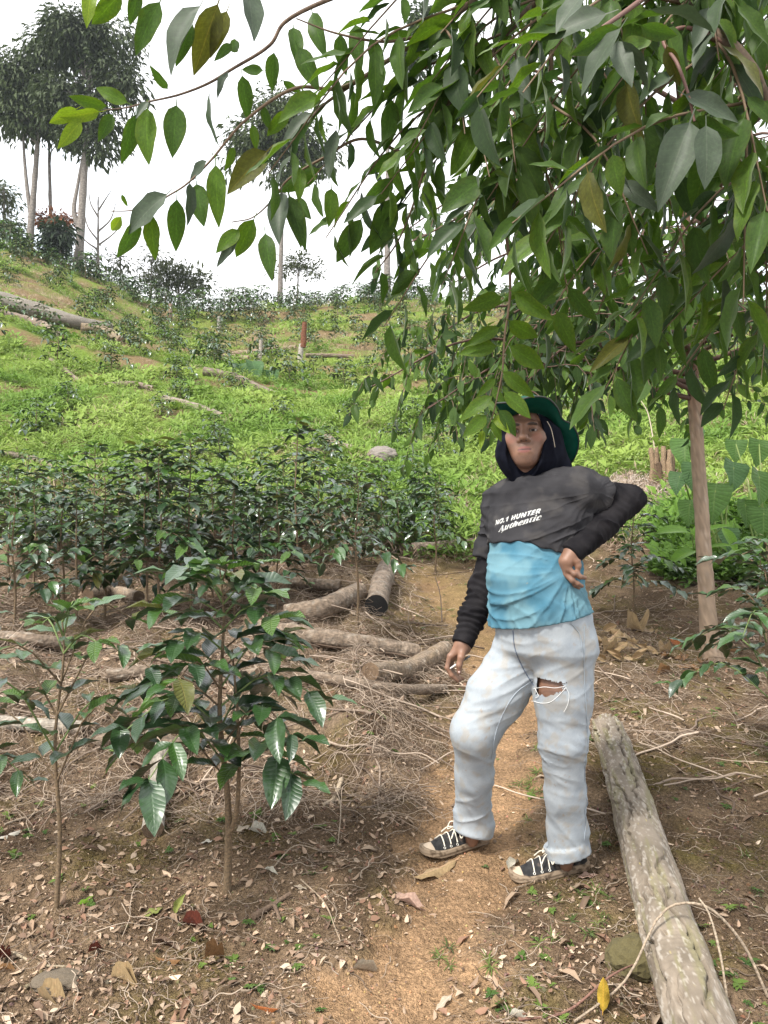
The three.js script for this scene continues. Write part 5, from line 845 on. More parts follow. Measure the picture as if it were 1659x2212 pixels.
// ---------- logs, posts, stump ----------
const barkBump = texture(256, 512, (u, v) => { const k = 0.5 + 0.35 * fbm2(u * 10, v * 30, 4) + 0.25 * fbm2(u * 40, v * 16, 2); return [k, k, k]; }, false);
const logMat = new THREE.MeshStandardMaterial({ vertexColors: true, map: rep(barkTex, 2.2, 1.1), bumpMap: rep(barkBump, 2.2, 1.1), bumpScale: 0.008, roughness: 0.9 });
function logGeo(pts, r, { seg = 22, steps = 50, tint = [0.19, 0.14, 0.1], tint2 = [0.31, 0.25, 0.2], end = [0.28, 0.19, 0.12], rough = 0.06, knots = true, seed = 1, sharp = 1 } = {}) {
  const rr = Array.isArray(r) ? r[0] : r;
  return tube(pts, r, seg, { steps, relief: (a, s) => rr * (rough * n2(Math.cos(a) * 1.2 + seed, s / rr * 0.35) + rough * 0.9 * n2(a * 3 + seed * 3, s / rr * 0.5 * sharp) + 0.25 * ss(0.75, 0.95, n2(Math.cos(a) + seed, s / rr * 0.22))),
    color: (a, s) => { if (a < 0) return end; const t = clamp(0.5 + 0.9 * fbm2(Math.cos(a) * 2 + seed, s * 5, 4)), l = ss(0.25, 0.5, fbm2(Math.cos(a) * 3 + seed * 5, s * 9, 3)); return mix3(mix3(tint, tint2, t), [0.5, 0.47, 0.42], 0.5 * l); } });
}
const gp = (x, y, lift) => { const p = groundAt(x, y); p.y += lift; return p; };
// the long cracked log on the right
{
  const pts = [[1312, 1570, 0.09], [1345, 1680, 0.09], [1392, 1850, 0.09], [1440, 2020, 0.09], [1500, 2210, 0.085]].map(([x, y, l]) => { const p = groundAt(x, y + 40); p.y += l; return p; });
  const e = pts[4].clone().sub(pts[3]).normalize(); pts.push(pts[4].clone().addScaledVector(e, 0.9)); pts[5].y = ground(pts[5].x, pts[5].z) + 0.09;
  const crack = (a, s) => { // long wavering splits with short side cracks
    let c = 0; for (const [a0, k, w] of [[0.55, 3, 1], [-0.25, 4, 1], [-0.95, 3.4, 0.9], [1.35, 3.5, 0.8], [2.2, 3, 0.6]]) { let q = a - a0 - 0.35 * n2(s * k, a0 * 9) - 0.12 * n2(s * 14, a0); q = Math.abs(Math.atan2(Math.sin(q), Math.cos(q))); c = Math.max(c, w * (1 - ss(0.018, 0.085, q)) * ss(-0.45, 0.0, n2(s * 1.6, a0 * 5))); }
    const t = s * 5.5 + 0.35 * n2(a * 3, s * 2), f = Math.abs(t - Math.round(t)); c = Math.max(c, 0.55 * (1 - ss(0.02, 0.07, f)) * ss(0.25, 0.5, n2(a * 1.6 + 3, Math.round(t) * 3.7))); return c;
  };
  const g = tube(pts, (t) => mix(0.076, 0.088, t), 150, { steps: 420, relief: (a, s) => 0.006 * n2(Math.cos(a) * 1.3, s * 3) + 0.0018 * fbm2(a * 8, s * 24, 3) + 0.0014 * n2(Math.cos(a) * 2, s * 60) - 0.017 * crack(a, s) + 0.008 * Math.exp(-((s - 0.02) ** 2) * 900) * n2(a * 1.5, 1),
    color: (a, s) => { if (a < 0) return [0.36, 0.29, 0.21]; const t = clamp(0.5 + 0.9 * fbm2(Math.cos(a) * 2.5, s * 4, 4)), l = ss(0.18, 0.42, fbm2(a * 4 + 4, s * 17, 4) + 0.25 * n2(a * 1.5, s * 2.2)), m = ss(0.05, 0.35, fbm2(a * 1.2 + 9, s * 1.5, 3)); let c = mix3([0.125, 0.1, 0.073], [0.23, 0.188, 0.145], t); c = mix3(c, [0.17, 0.155, 0.075], 0.6 * m); c = mix3(c, [0.42, 0.385, 0.34], 0.45 * l); return mix3(c, [0.5, 0.42, 0.1], 0.4 * ss(0.55, 0.7, fbm2(a * 5 + 30, s * 7, 3))); } });
  single('fallen_log', g, new THREE.MeshStandardMaterial({ vertexColors: true, roughness: 0.88 }), 'long cracked grey-brown log lying along the path on the right', 'log');
}
const LOGS = [ // label, points (x, y reading of the ground under it), radius, options
  ['cut log with sawn end lying behind the coffee plants', [[560, 1378], [690, 1398], [900, 1430]], 0.058, { seed: 2 }],
  ['short curved log with upturned end beside the sawn log', [[800, 1470], [880, 1462], [930, 1440], [962, 1425]], [0.05, 0.062], { seed: 3, tint: [0.27, 0.2, 0.13] }],
  ['thick mossy grey log lying behind the slender coffee plant', [[618, 1352], [690, 1338], [775, 1300]], 0.078, { seed: 4, end: [0.05, 0.042, 0.035] }],
  ['log with charred black end facing the camera', [[813, 1335], [822, 1290], [835, 1250]], 0.088, { seed: 5, end: [0.006, 0.006, 0.006], tint: [0.12, 0.09, 0.07] }],
  ['grey log half buried in roots above the curved log', [[630, 1268], [735, 1280]], 0.045, { seed: 6 }],
  ['dark rotting log at the back of the clearing', [[868, 1200], [960, 1195], [1045, 1185]], 0.07, { seed: 7, tint: [0.13, 0.1, 0.08] }],
  ['upper dark log of the pair behind the clearing', [[890, 1172], [1040, 1150]], 0.055, { seed: 8, tint: [0.16, 0.12, 0.1] }],
  ['leaning pale branch log beside the dense coffee stand', [[1040, 1140], [985, 1085], [930, 1040]], 0.045, { seed: 9 }],
  ['lichen-spotted upright-lying log under the nearest coffee plant', [[345, 1635], [342, 1720], [330, 1815]], 0.038, { seed: 10, tint: [0.22, 0.19, 0.15], tint2: [0.45, 0.42, 0.38] }],
  ['pale weathered log at the left edge above the bank', [[-60, 1575], [60, 1580], [180, 1590]], 0.032, { seed: 11, tint: [0.36, 0.32, 0.27], tint2: [0.5, 0.46, 0.41] }],
  ['root-like log curling along the bank top behind the nearest plant', [[210, 1620], [290, 1600], [380, 1625], [470, 1600]], 0.03, { seed: 12 }],
  ['thin log lying across the bank behind the sapling', [[230, 1475], [340, 1462], [470, 1478], [560, 1470]], 0.033, { seed: 13 }],
  ['brown log at the far left among the dense coffee stand', [[-20, 1390], [60, 1395], [150, 1410]], 0.04, { seed: 14 }],
  ['pale crooked log at the foot of the dense coffee stand', [[190, 1295], [240, 1288], [300, 1302]], 0.045, { seed: 15, tint: [0.36, 0.28, 0.2] }],
  ['long root lying left of the curved log', [[640, 1470], [740, 1488], [850, 1500], [960, 1500]], 0.028, { seed: 16 }],
  ['weathered trunk lying high on the slope at the left edge', [[-40, 655], [90, 690], [170, 712], [240, 722]], [0.36, 0.22], { seed: 20, tint: [0.17, 0.15, 0.13], tint2: [0.3, 0.28, 0.25] }],
  ['second thinner trunk lying below the weathered trunk', [[-10, 690], [70, 705], [130, 735]], [0.2, 0.12], { seed: 21, tint: [0.34, 0.26, 0.22] }],
  ['mossy brown trunk end lying past the weathered trunk', [[175, 720], [225, 725], [262, 745]], [0.2, 0.16], { seed: 22, tint: [0.26, 0.2, 0.1] }],
  ['long dark branch lying across the middle of the hillside', [[440, 812], [510, 825], [560, 845], [600, 860]], [0.13, 0.08], { seed: 23, tint: [0.14, 0.11, 0.09] }],
  ['grey fallen branch low on the weedy slope', [[355, 870], [420, 885], [480, 905]], [0.1, 0.07], { seed: 24, tint: [0.3, 0.27, 0.24] }],
  ['thin dead branch angled on the left slope', [[110, 785], [140, 805], [172, 828]], [0.08, 0.05], { seed: 25, tint: [0.3, 0.24, 0.2] }],
  ['dark branch lying above the dense coffee stand', [[600, 955], [650, 975], [720, 985], [770, 985]], [0.07, 0.05], { seed: 26, tint: [0.16, 0.12, 0.1] }],
  ['short thick root block lying on the slope above the pale rock', [[705, 960], [735, 975], [770, 980]], [0.11, 0.08], { seed: 27, tint: [0.25, 0.2, 0.17] }],
  ['thin rail log lying left of the painted stump post', [[500, 770], [570, 762], [640, 756]], 0.1, { seed: 28, tint: [0.3, 0.2, 0.13] }],
  ['dark rail log lying right of the painted stump post', [[660, 772], [710, 772], [765, 775]], 0.08, { seed: 29, tint: [0.14, 0.09, 0.06] }],
  ['pale exposed log on the brown terrace in mid slope', [[410, 778], [470, 775], [540, 780]], 0.1, { seed: 30, tint: [0.38, 0.27, 0.18] }],
  ['grey branch on the left slope below the taro clump', [[225, 838], [290, 835], [330, 845]], 0.07, { seed: 31, tint: [0.3, 0.24, 0.2] }],
  ['dark branch at the left edge above the dense coffee stand', [[-20, 985], [60, 995], [130, 1020]], [0.07, 0.04], { seed: 32, tint: [0.26, 0.22, 0.19] }],
];
for (const [label, pts, r, o] of LOGS) {
  const big = pts[0][1] > 1100 ? 1.05 : 1, rr = (Array.isArray(r) ? r : [r, r]).map((v) => v * big);
  const P = pts.map(([x, y], i) => gp(x, y, mix(rr[0], rr[1], i / (pts.length - 1)) * 0.9));
  single(Array.isArray(r) && r[0] < 0.14 ? 'fallen_branch' : 'log', logGeo(P, rr, { seg: 18, steps: 36, ...o }), logMat, label, 'log');
}
// stump posts on the hillside
{
  const post = (label, x, y0, y1, w, cols, lean) => {
    const f = groundAt(x, y0 + 3), d = -f.z, h = (y0 - y1) / F * d, r = w / F * d / 2;
    const g = thing('stump_post', label, 'post', f); g.position.y -= 0.15;
    for (const [name, a, b, c, dx] of cols) part(name, tube([V(lean * a + dx, h * a, 0), V(lean * (a + b) / 2 + dx, h * (a + b) / 2, 0), V(lean * b + dx, h * b + 0.05, 0)], [r, r * 0.85], 10, { steps: 14, relief: (t, s) => r * 0.16 * n2(t * 2, s * 2) + r * 0.1 * n2(t * 5, s * 5) }), new THREE.MeshStandardMaterial({ color: lin(...c), map: rep(barkTex, 1, 0.6), roughness: 0.9 }), g);
  };
  post('split stump post with rusty brown top and whitish lower half on the hillside', 647, 786, 688, 13, [['lower_post', 0, 0.52, [0.46, 0.43, 0.4], 0], ['upper_post', 0.47, 1.0, [0.2, 0.075, 0.035], 0.07]], 0.12);
  post('plain grey stump post left of the painted one', 560, 790, 726, 9, [['shaft', 0, 1, [0.42, 0.38, 0.34], 0]], 0.06);
  post('reddish tree stump on the ridge dip', 368, 690, 650, 9, [['shaft', 0, 1, [0.36, 0.26, 0.2], 0]], 0);
  post('pale stump on the upper terrace', 474, 706, 680, 10, [['shaft', 0, 1, [0.42, 0.4, 0.38], 0]], 0);
  // dry banana stump
  const f = groundAt(1432, 1050), g = thing('banana_stump', 'dry shredded brown banana stump on the right bank', 'stump', f), R = mulberry(31);
  for (let k = 0; k < 15; k++) { const a = k * 2.4, r = 0.05 + 0.11 * (k / 15), h = 0.3 + 0.3 * R(); part('husk', tube([V(Math.cos(a) * r * 1.2, -0.06, Math.sin(a) * r * 1.2), V(Math.cos(a) * r, h * 0.5, Math.sin(a) * r), V(Math.cos(a) * r * (1.0 + 0.3 * R()), h, Math.sin(a) * r * 1.1)], [0.06, 0.03], 7, { steps: 8, relief: (t, s) => 0.012 * n2(t * 3 + k, s * 9) }), new THREE.MeshStandardMaterial({ color: lin(...mix3([0.13, 0.08, 0.05], [0.36, 0.26, 0.17], R())), map: rep(barkTex, 4, 2), roughness: 0.9 }), g); }
  // pale rock
  const rk = new THREE.IcosahedronGeometry(1, 5), P = rk.attributes.position; for (let i = 0; i < P.count; i++) { const v = V().fromBufferAttribute(P, i), k = 1 + 0.22 * fbm3(v.x * 1.5, v.y * 1.5, v.z * 1.5, 4); P.setXYZ(i, v.x * k * 0.3, v.y * k * 0.2, v.z * k * 0.25); } rk.computeVertexNormals();
  const ro = single('rock', rk, new THREE.MeshStandardMaterial({ color: lin(0.3, 0.27, 0.25), map: rep(fineTex, 3, 3), roughness: 0.9 }), 'pale grey rock on the slope left of the hat', 'rock'); ro.position.copy(groundAt(824, 995)).y += 0.05;
  const ro2 = single('rock', rk, new THREE.MeshStandardMaterial({ color: lin(0.14, 0.12, 0.05), map: rep(fineTex, 3, 3), roughness: 0.95 }), 'small mossy stone beside the fallen log', 'rock'); ro2.scale.setScalar(0.28); ro2.position.copy(groundAt(1370, 2085)).y += 0.02;
  const ro3 = single('rock', rk, new THREE.MeshStandardMaterial({ color: lin(0.19, 0.155, 0.115), map: rep(fineTex, 3, 3), roughness: 0.95 }), 'flat brown stone half buried at the lower left', 'rock'); ro3.scale.set(0.24, 0.1, 0.2); ro3.position.copy(groundAt(122, 2122)).y += 0.004;
}

// ---------- fallen leaves and sticks one can pick out ----------
{
  const R = mulberry(61);
  const dryMat = (c, through = 0.15) => leafMat(...c, { through, coat: 0.1, map: treeVein });
  const blades = []; for (let i = 0; i < 6; i++) blades.push(bladeGeo({ w: 0.4, nl: 8, nw: 3, fold: -0.1 + 0.1 * i, droop: -0.15 + 0.1 * i, curl: 0.25 * (i - 2), wave: 0.35, seed: 500 + i, petiole: 0.1, widest: 0.42 }));
  const C = { pink: [0.62, 0.42, 0.37], tan: [0.5, 0.355, 0.21], white: [0.72, 0.68, 0.63], yellow: [0.62, 0.42, 0.06], green: [0.16, 0.3, 0.02], lime: [0.3, 0.34, 0.1], red: [0.17, 0.045, 0.03], brown: [0.28, 0.15, 0.07], pale: [0.6, 0.5, 0.42], rust: [0.4, 0.13, 0.04] };
  const fall = (label, x0, y0, x1, y1, col, { k = 0, w = 1, up = 0.006, stand = 0, group } = {}) => {
    const a = groundAt(x0, y0), b = groundAt(x1, y1); if (stand) b.copy(a).add(at(x1, y1, -a.z).sub(at(x0, y0, -a.z)));
    a.y += up; b.y += up; const dir = b.clone().sub(a), n = stand ? V(-0.35, 0.3, 0.9) : groundNormal((a.x + b.x) / 2, (a.z + b.z) / 2);
    const g = blades[k], o = single('fallen_leaf', g, dryMat(C[col]), label, 'fallen leaf', group); leafMatrix(a, dir, n, dir.length(), w).decompose(o.position, o.quaternion, o.scale);
  };
  fall('pinkish curled leaf lying on the bare path in front of the man', 848, 1943, 936, 1972, 'pink', { k: 3, w: 0.75 });
  fall('long tan dry leaf by the toe of the far shoe', 985, 1868, 895, 1908, 'tan', { k: 1, w: 0.7 });
  fall('whitish crumpled leaf behind the toe of the near shoe', 1100, 1888, 1120, 1855, 'white', { k: 4, w: 1.3 });
  fall('small pink leaf behind the heel of the near shoe', 1250, 1900, 1292, 1893, 'pink', { k: 2, w: 1 });
  fall('bright yellow leaf standing beside the long log', 1302, 2200, 1304, 2124, 'yellow', { k: 1, w: 0.95, stand: 1 });
  fall('fresh green leaf by the foot of the sapling', 200, 1940, 168, 1962, 'green', { k: 1, w: 1.5 });
  fall('striped yellow-green leaf in the left litter', 312, 1985, 352, 1968, 'lime', { k: 2, w: 1.2 });
  fall('small upright yellow-green leaf in the left litter', 378, 1985, 398, 1942, 'lime', { k: 3, w: 1, stand: 1 });
  fall('dark red dry leaf in the left litter', 393, 1998, 452, 2008, 'red', { k: 5, w: 1.3 });
  fall('curled rust-brown leaf near the bottom left', 442, 2088, 492, 2066, 'brown', { k: 5, w: 1.5, up: 0.02 });
  fall('white leaf at the left frame edge', -4, 1818, 44, 1804, 'white', { k: 1, w: 1.1 });
  fall('white leaf below the trunk of the nearest coffee plant', 433, 1826, 468, 1818, 'white', { k: 2, w: 0.8 });
  fall('pale pink leaf, one of two side by side in the litter', 512, 1800, 540, 1785, 'pale', { k: 2, w: 1.2 });
  fall('pale leaf, larger of two side by side in the litter', 540, 1796, 582, 1806, 'white', { k: 4, w: 1.2 });
  fall('white leaf scrap on the dark litter', 572, 1880, 602, 1896, 'white', { k: 3, w: 0.8 });
  fall('pale tan leaf right of the forked stick', 632, 1920, 664, 1926, 'pale', { k: 2, w: 1 });
  fall('rust-red leaf at the left edge near the bottom', -6, 2085, 28, 2060, 'red', { k: 5, w: 1.2 });
  fall('brown curled leaf at the left edge near the bottom', -5, 2108, 40, 2102, 'brown', { k: 4, w: 1 });
  fall('reddish crumpled leaf left of the curled rust leaf', 190, 2070, 228, 2046, 'red', { k: 4, w: 1.1 });
  fall('broad tan dry leaf at the lower left', 84, 2160, 155, 2182, 'tan', { k: 5, w: 1.1 });
  fall('tan rolled leaf below the red leaf', 336, 2078, 390, 2090, 'brown', { k: 0, w: 0.5 });
  fall('dry leaf with pale edge lower left of centre', 240, 2118, 312, 2130, 'tan', { k: 5, w: 0.5 });
  fall('pink scrap of leaf on the bare path', 762, 2096, 832, 2098, 'pale', { k: 4, w: 0.5 });
  fall('dusty tan leaf near the bottom of the path', 545, 2180, 600, 2198, 'rust', { k: 0, w: 0.4 });
  fall('pale dry leaf near the bottom centre', 975, 2165, 940, 2190, 'pale', { k: 2, w: 0.9 });
  fall('tan dry leaf at the bottom right of the path', 1060, 2190, 1100, 2165, 'tan', { k: 3, w: 1 });
  fall('white folded leaf near the bottom edge', 1100, 2205, 1150, 2212, 'white', { k: 4, w: 0.8 });
  fall('brown leaf in front of the curved log on the path', 1092, 1555, 1125, 1565, 'tan', { k: 3, w: 0.8 });
  fall('orange fallen leaf on the right slope', 1445, 1385, 1470, 1402, 'rust', { k: 3, w: 1 });
  for (let i = 0; i < 34; i++) { const x = 1300 + 130 * R(), y = 1365 + 75 * R() + (x - 1350) * 0.1, a = R() * 6.3, s = 22 + 18 * R(); fall('large dry tan leaf heaped at the foot of the young tree', x, y, x + Math.cos(a) * s, y + Math.abs(Math.sin(a)) * 14 - s * 0.6, 'tan', { k: (R() * 6) | 0, w: 1.3, up: 0.02, stand: R() < 0.6 ? 1 : 0, group: 'dry leaves heaped by the young tree' }); }
  for (let i = 0; i < 16; i++) { const x = 1420 + 180 * R(), y = 1400 + 60 * R(), a = R() * 6.3, s = 26 + 18 * R(); fall('dry brown leaf scattered between the young tree and the frame edge', x, y, x + Math.cos(a) * s, y + Math.sin(a) * 8, 'brown', { k: (R() * 6) | 0, w: 1.2, up: 0.015, group: 'dry leaves between tree and frame edge' }); }
  const stick = (label, pts, r, col, side) => {
    const P = pts.map(([x, y, l = 0]) => { const p = groundAt(x, y); p.y += r + l; return p; }), m = new THREE.MeshStandardMaterial({ color: lin(...col), map: rep(barkTex, 6, 4), roughness: 0.9 });
    if (!side) { single('stick', tube(P, [r, r * 0.6], 7, { steps: 20, relief: (a, s) => r * 0.2 * n2(a, s * 40) }), m, label, 'stick'); return; }
    const S = side.map(([x, y, l = 0]) => { const p = groundAt(x, y); p.y += r * 0.7 + l; return p; });
    single('stick', joined([tube(P, [r, r * 0.6], 7, { steps: 20 }), tube(S, [r * 0.7, r * 0.4], 6, { steps: 10 })]), m, label, 'stick');
  };
  stick('forked grey-brown stick on the dark litter left of the path', [[548, 1990], [580, 1968], [628, 1938]], 0.011, [0.2, 0.14, 0.1], [[592, 1962], [600, 1980], [606, 1995]]);
  stick('pale forked stick in the middle litter', [[738, 1692], [722, 1730], [700, 1748]], 0.012, [0.5, 0.42, 0.32], [[722, 1728], [738, 1742]]);
  stick('long thin curved twig left of the path', [[650, 1905], [700, 1960], [725, 2010], [735, 2040]], 0.003, [0.45, 0.36, 0.27]);
  stick('thin straight twig at the lower left', [[30, 2068], [90, 2090], [140, 2094]], 0.005, [0.4, 0.34, 0.25]);
  stick('dark thin branch crossing the lower left', [[55, 2145], [110, 2112], [180, 2082]], 0.006, [0.24, 0.2, 0.13]);
  stick('arched dry twig right of the nearest coffee plant', [[590, 1880], [640, 1850, 0.03], [700, 1845]], 0.003, [0.42, 0.34, 0.26]);
  stick('thin pale twig standing up beside the path', [[722, 1700], [736, 1780, 0.05], [730, 1830]], 0.003, [0.46, 0.38, 0.3]);
  stick('dry branch sweeping over the near end of the long log', [[1659, 2160], [1600, 2130, 0.12], [1520, 2115, 0.2], [1440, 2120, 0.2], [1350, 2170, 0.05], [1240, 2212]], 0.0045, [0.44, 0.36, 0.28]);
  stick('reddish thin stem lying across the bottom right', [[1120, 2215], [1220, 2195], [1320, 2150, 0.04], [1400, 2100, 0.03]], 0.004, [0.26, 0.14, 0.11]);
  stick('pale twig leaning on the near end of the long log', [[1575, 2205], [1555, 2160, 0.12], [1530, 2135, 0.2], [1510, 2120, 0.22]], 0.004, [0.5, 0.42, 0.33]);
  stick('thin white twig upright against the right slope', [[1420, 1010], [1400, 950, 0.45], [1385, 930, 0.55]], 0.012, [0.5, 0.42, 0.34]);
  stick('dry bent twig by the far log behind the path', [[955, 1345], [950, 1318, 0.14], [940, 1300, 0.22]], 0.006, [0.1, 0.07, 0.05]);
  stick('pale dead branch slanting up the left bank', [[0, 1470], [60, 1520], [115, 1545]], 0.006, [0.36, 0.28, 0.2]);
  stick('grey twig in the litter left of the log under the plant', [[10, 1790], [70, 1770], [120, 1740]], 0.005, [0.4, 0.33, 0.26]);
}

// ---------- litter, roots, weeds: nobody could count them ----------
{
  const R = mulberry(99), Q = new THREE.Quaternion(), E = new THREE.Euler(), M = new THREE.Matrix4(), S = V(), up = V(0, 1, 0), q2 = new THREE.Quaternion();
  function scatter(name, label, geo, mat, n, place) {
    const im = shade(new THREE.InstancedMesh(geo, mat, n)); im.name = name; im.userData = { kind: 'stuff', label }; let k = 0;
    for (let t = 0; t < n * 6 && k < n; t++) {
      const o = place(); if (!o) continue; const { p, s, c, tilt = 0.5 } = o;
      Q.setFromUnitVectors(up, groundNormal(p.x, p.z, 0.15)); q2.setFromEuler(E.set((R() - 0.5) * tilt * 2, R() * 6.283, (R() - 0.5) * tilt * 2, 'YXZ')); Q.multiply(q2);
      im.setMatrixAt(k, M.compose(p, Q, typeof s === 'number' ? S.setScalar(s) : S.set(...s))); im.setColorAt(k, lin(...c)); k++;
    }
    im.count = k; scene.add(im); return im;
  }
  const matte = new THREE.MeshPhysicalMaterial({ color: 0xffffff, roughness: 0.95, specularIntensity: 0.15, side: THREE.DoubleSide });
  const near = (d0, d1) => { const d = d0 + (d1 - d0) * R() ** 1.5, x = (R() - 0.5) * 2 * (0.56 * d + 0.35); return [x, d]; };
  const chips = [0, 1, 2].map((i) => bladeGeo({ w: 0.5, nl: 3, nw: 1, fold: 0.3 - 0.3 * i, droop: 0.35 - 0.3 * i, seed: 700 + i, petiole: 0, widest: 0.45 }));
  const browns = [[0.25, 0.175, 0.12], [0.33, 0.24, 0.17], [0.4, 0.31, 0.23], [0.15, 0.1, 0.072], [0.2, 0.14, 0.1], [0.21, 0.125, 0.085], [0.28, 0.205, 0.145]];
  const brown = (pale = 0) => { const c = browns[(R() * 7) | 0], k = (0.75 + 0.5 * R()) * (1 + pale); return c.map((v) => v * k); };
  for (let i = 0; i < 3; i++) scatter(['leaf_litter', 'bark_litter', 'dry_leaf_litter'][i], ['small curled brown leaf litter strewn over the soil', 'brown bark scraps strewn over the soil', 'pale dry leaf scraps strewn over the soil'][i], chips[i], matte, 14000, () => {
    const [x, d] = near(1.5, 9.5), p = pathness(x, d); if (R() < p * 0.84) return; if (x > 0.9 && R() < 0.35) return; const left = x < 0.35 ? 1 : 0.75;
    const s = (0.008 + 0.034 * R() ** 4) * (d > 4 ? 1.5 : 1) * left; return { p: onGround(x, -d, 0.005), s, c: brown(R() < 0.05 ? 0.6 : 0), tilt: 0.55 };
  });
  const twigG = (seed, bend, r) => { const q = mulberry(seed), P = [V(-0.5, 0, 0)]; for (let k = 1; k <= 6; k++) P.push(V(-0.5 + k / 6, (q() - 0.35) * bend, (q() - 0.5) * bend * 2)); return tube(P, [r, r * 0.6], 4, { steps: 18, caps: false }); };
  for (let i = 0; i < 4; i++) scatter(['twig_litter', 'root_litter', 'vine_litter', 'straw_litter'][i], ['short dry twigs strewn over the soil', 'tangled pale dead roots covering the bank', 'long dry vine stems tangled over the bank', 'fine straw-coloured stalks over the soil'][i], twigG(720 + i, [0.08, 0.13, 0.17, 0.08][i], [0.012, 0.0055, 0.0032, 0.006][i]), matte, [5200, 6500, 4600, 5200][i], () => {
    const [x, d] = near(1.5, 9.8), bank = x < 0.6 && d > 3.1 ? 1 : x > 1.0 && d > 3.8 && d < 7.6 ? 0.6 : d < 2.9 ? 0.012 : 0.06, p = pathness(x, d);
    if (R() < p * 0.96) return; if ((i === 1 || i === 2) && (R() > bank || R() > ss(-0.35, 0.25, fbm2(x * 1.8, d * 1.8, 3)))) return; if (i === 3 && R() > 0.5 + 0.5 * bank) return;
    const len = [0.05 + 0.13 * R() ** 2, 0.09 + 0.24 * R(), 0.14 + 0.4 * R() ** 2, 0.05 + 0.12 * R()][i], c = mix3([0.09, 0.06, 0.043], [0.5, 0.405, 0.315], R() ** 1.6).map((v) => v * (i === 0 ? 0.7 : 0.95));
    return { p: onGround(x, -d, 0.006 + (i === 1 || i === 2 ? 0.05 * R() * bank : 0.004)), s: [len, len * (0.6 + 0.5 * R()), len], c, tilt: i === 1 || i === 2 ? 0.45 : 0.22 };
  });
  const clod = new THREE.IcosahedronGeometry(1, 1); { const P = clod.attributes.position; for (let i = 0; i < P.count; i++) { const v = V().fromBufferAttribute(P, i), k = 1 + 0.4 * n3(v.x * 1.7, v.y * 1.7, v.z * 1.7); P.setXYZ(i, v.x * k, v.y * k * 0.7, v.z * k); } clod.computeVertexNormals(); }
  scatter('soil_crumbs', 'small crumbs of soil over the ground', clod, matte, 15000, () => { const [x, d] = near(1.5, 6.5), p = pathness(x, d); const c = mix3([0.15, 0.105, 0.07], [0.45, 0.28, 0.15], clamp(p + 0.2 * (R() - 0.5))).map((v) => v * (0.72 + 0.36 * R())); return { p: onGround(x, -d, 0.0), s: (0.002 + 0.006 * R() ** 3) * (1 - 0.45 * p), c, tilt: 3 }; });
  for (let i = 0; i < 2; i++) scatter(['brushwood', 'dead_branches'][i], ['dead brown branches strewn over the bank', 'thin broken grey branches strewn over the bank'][i], twigG(765 + i, 0.035, [0.013, 0.009][i]), matte, [230, 420][i], () => { const [x, d] = near(3.3, 8.8); if (R() < pathness(x, d) * 1.2 || (x > 0.7 && x < 1.25)) return; if (x > 0.6 && R() < 0.6) return; const l = 0.18 + 0.5 * R(); return { p: onGround(x, -d, 0.015), s: [l, l * 0.9, l * 0.9], c: mix3([0.08, 0.055, 0.04], [0.45, 0.36, 0.285], R() ** 1.4), tilt: 0.16 }; });
  scatter('bark_slabs', 'broken bark pieces lying on the soil', chips[0], matte, 900, () => { const [x, d] = near(1.7, 8.5); if (R() < pathness(x, d) * 1.1) return; const l = 0.04 + 0.07 * R() ** 2; return { p: onGround(x, -d, 0.008), s: [l, l, l * 0.45], c: brown(-0.15), tilt: 0.3 }; });
  // moss cushions and tiny sprouts
  const sprout = (() => { const s = new Soup(), b = bladeGeo({ w: 0.5, nl: 2, nw: 1, fold: 0.2, droop: 0.3, petiole: 0, seed: 3 }), q = mulberry(4); for (let k = 0; k < 9; k++) { const a = k * 2.4; s.add(b, leafMatrix(V(0, 0.12 * k / 9 + 0.05, 0), V(Math.cos(a), 0.55, Math.sin(a)), V(0, 1, 0), 0.5 + 0.4 * q())); } return s.build(); })();
  const greens = leafMat(1, 1, 1, { through: 0.35, coat: 0.15 });
  scatter('tiny_weeds', 'tiny green weed sprouts in the soil', sprout, greens, 700, () => { const [x, d] = near(1.7, 9.5), c = mix3([0.08, 0.17, 0.03], [0.24, 0.36, 0.07], R()); if (R() < pathness(x, d) * 0.85) return; if (n2(x * 1.4, d * 1.4) < 0.05) return; return { p: onGround(x, -d, 0.0), s: 0.015 + 0.03 * R(), c, tilt: 0.3 }; });
  // creeping grass by the near shoe
  const grassG = (() => { const s = new Soup(), b = bladeGeo({ w: 0.09, nl: 3, nw: 1, fold: 0.3, droop: 0.5, petiole: 0, seed: 8 }), q = mulberry(9); for (let k = 0; k < 9; k++) { const a = q() * 6.3; s.add(b, leafMatrix(V((q() - 0.5) * 0.2, 0, (q() - 0.5) * 0.2), V(Math.cos(a), 0.5 + q(), Math.sin(a)), V(0, 1, 0), 0.7 + 0.5 * q())); } return s.build(); })();
  scatter('creeping_grass', 'thin creeping grass near the shoes and log', grassG, greens, 80, () => { const g = [[1210, 1990, 110, 60], [1330, 1990, 60, 50], [1000, 2080, 60, 40], [1165, 1650, 40, 50], [1140, 1720, 40, 60], [930, 1310, 70, 25], [1480, 1500, 110, 60], [1600, 1900, 60, 150], [880, 1320, 60, 25]][(R() * 9) | 0], p = groundAt(g[0] + g[2] * (R() * 2 - 1), g[1] + g[3] * (R() * 2 - 1)); return { p, s: 0.025 + 0.03 * R(), c: mix3([0.08, 0.15, 0.03], [0.22, 0.3, 0.07], R()), tilt: 0.3 }; });
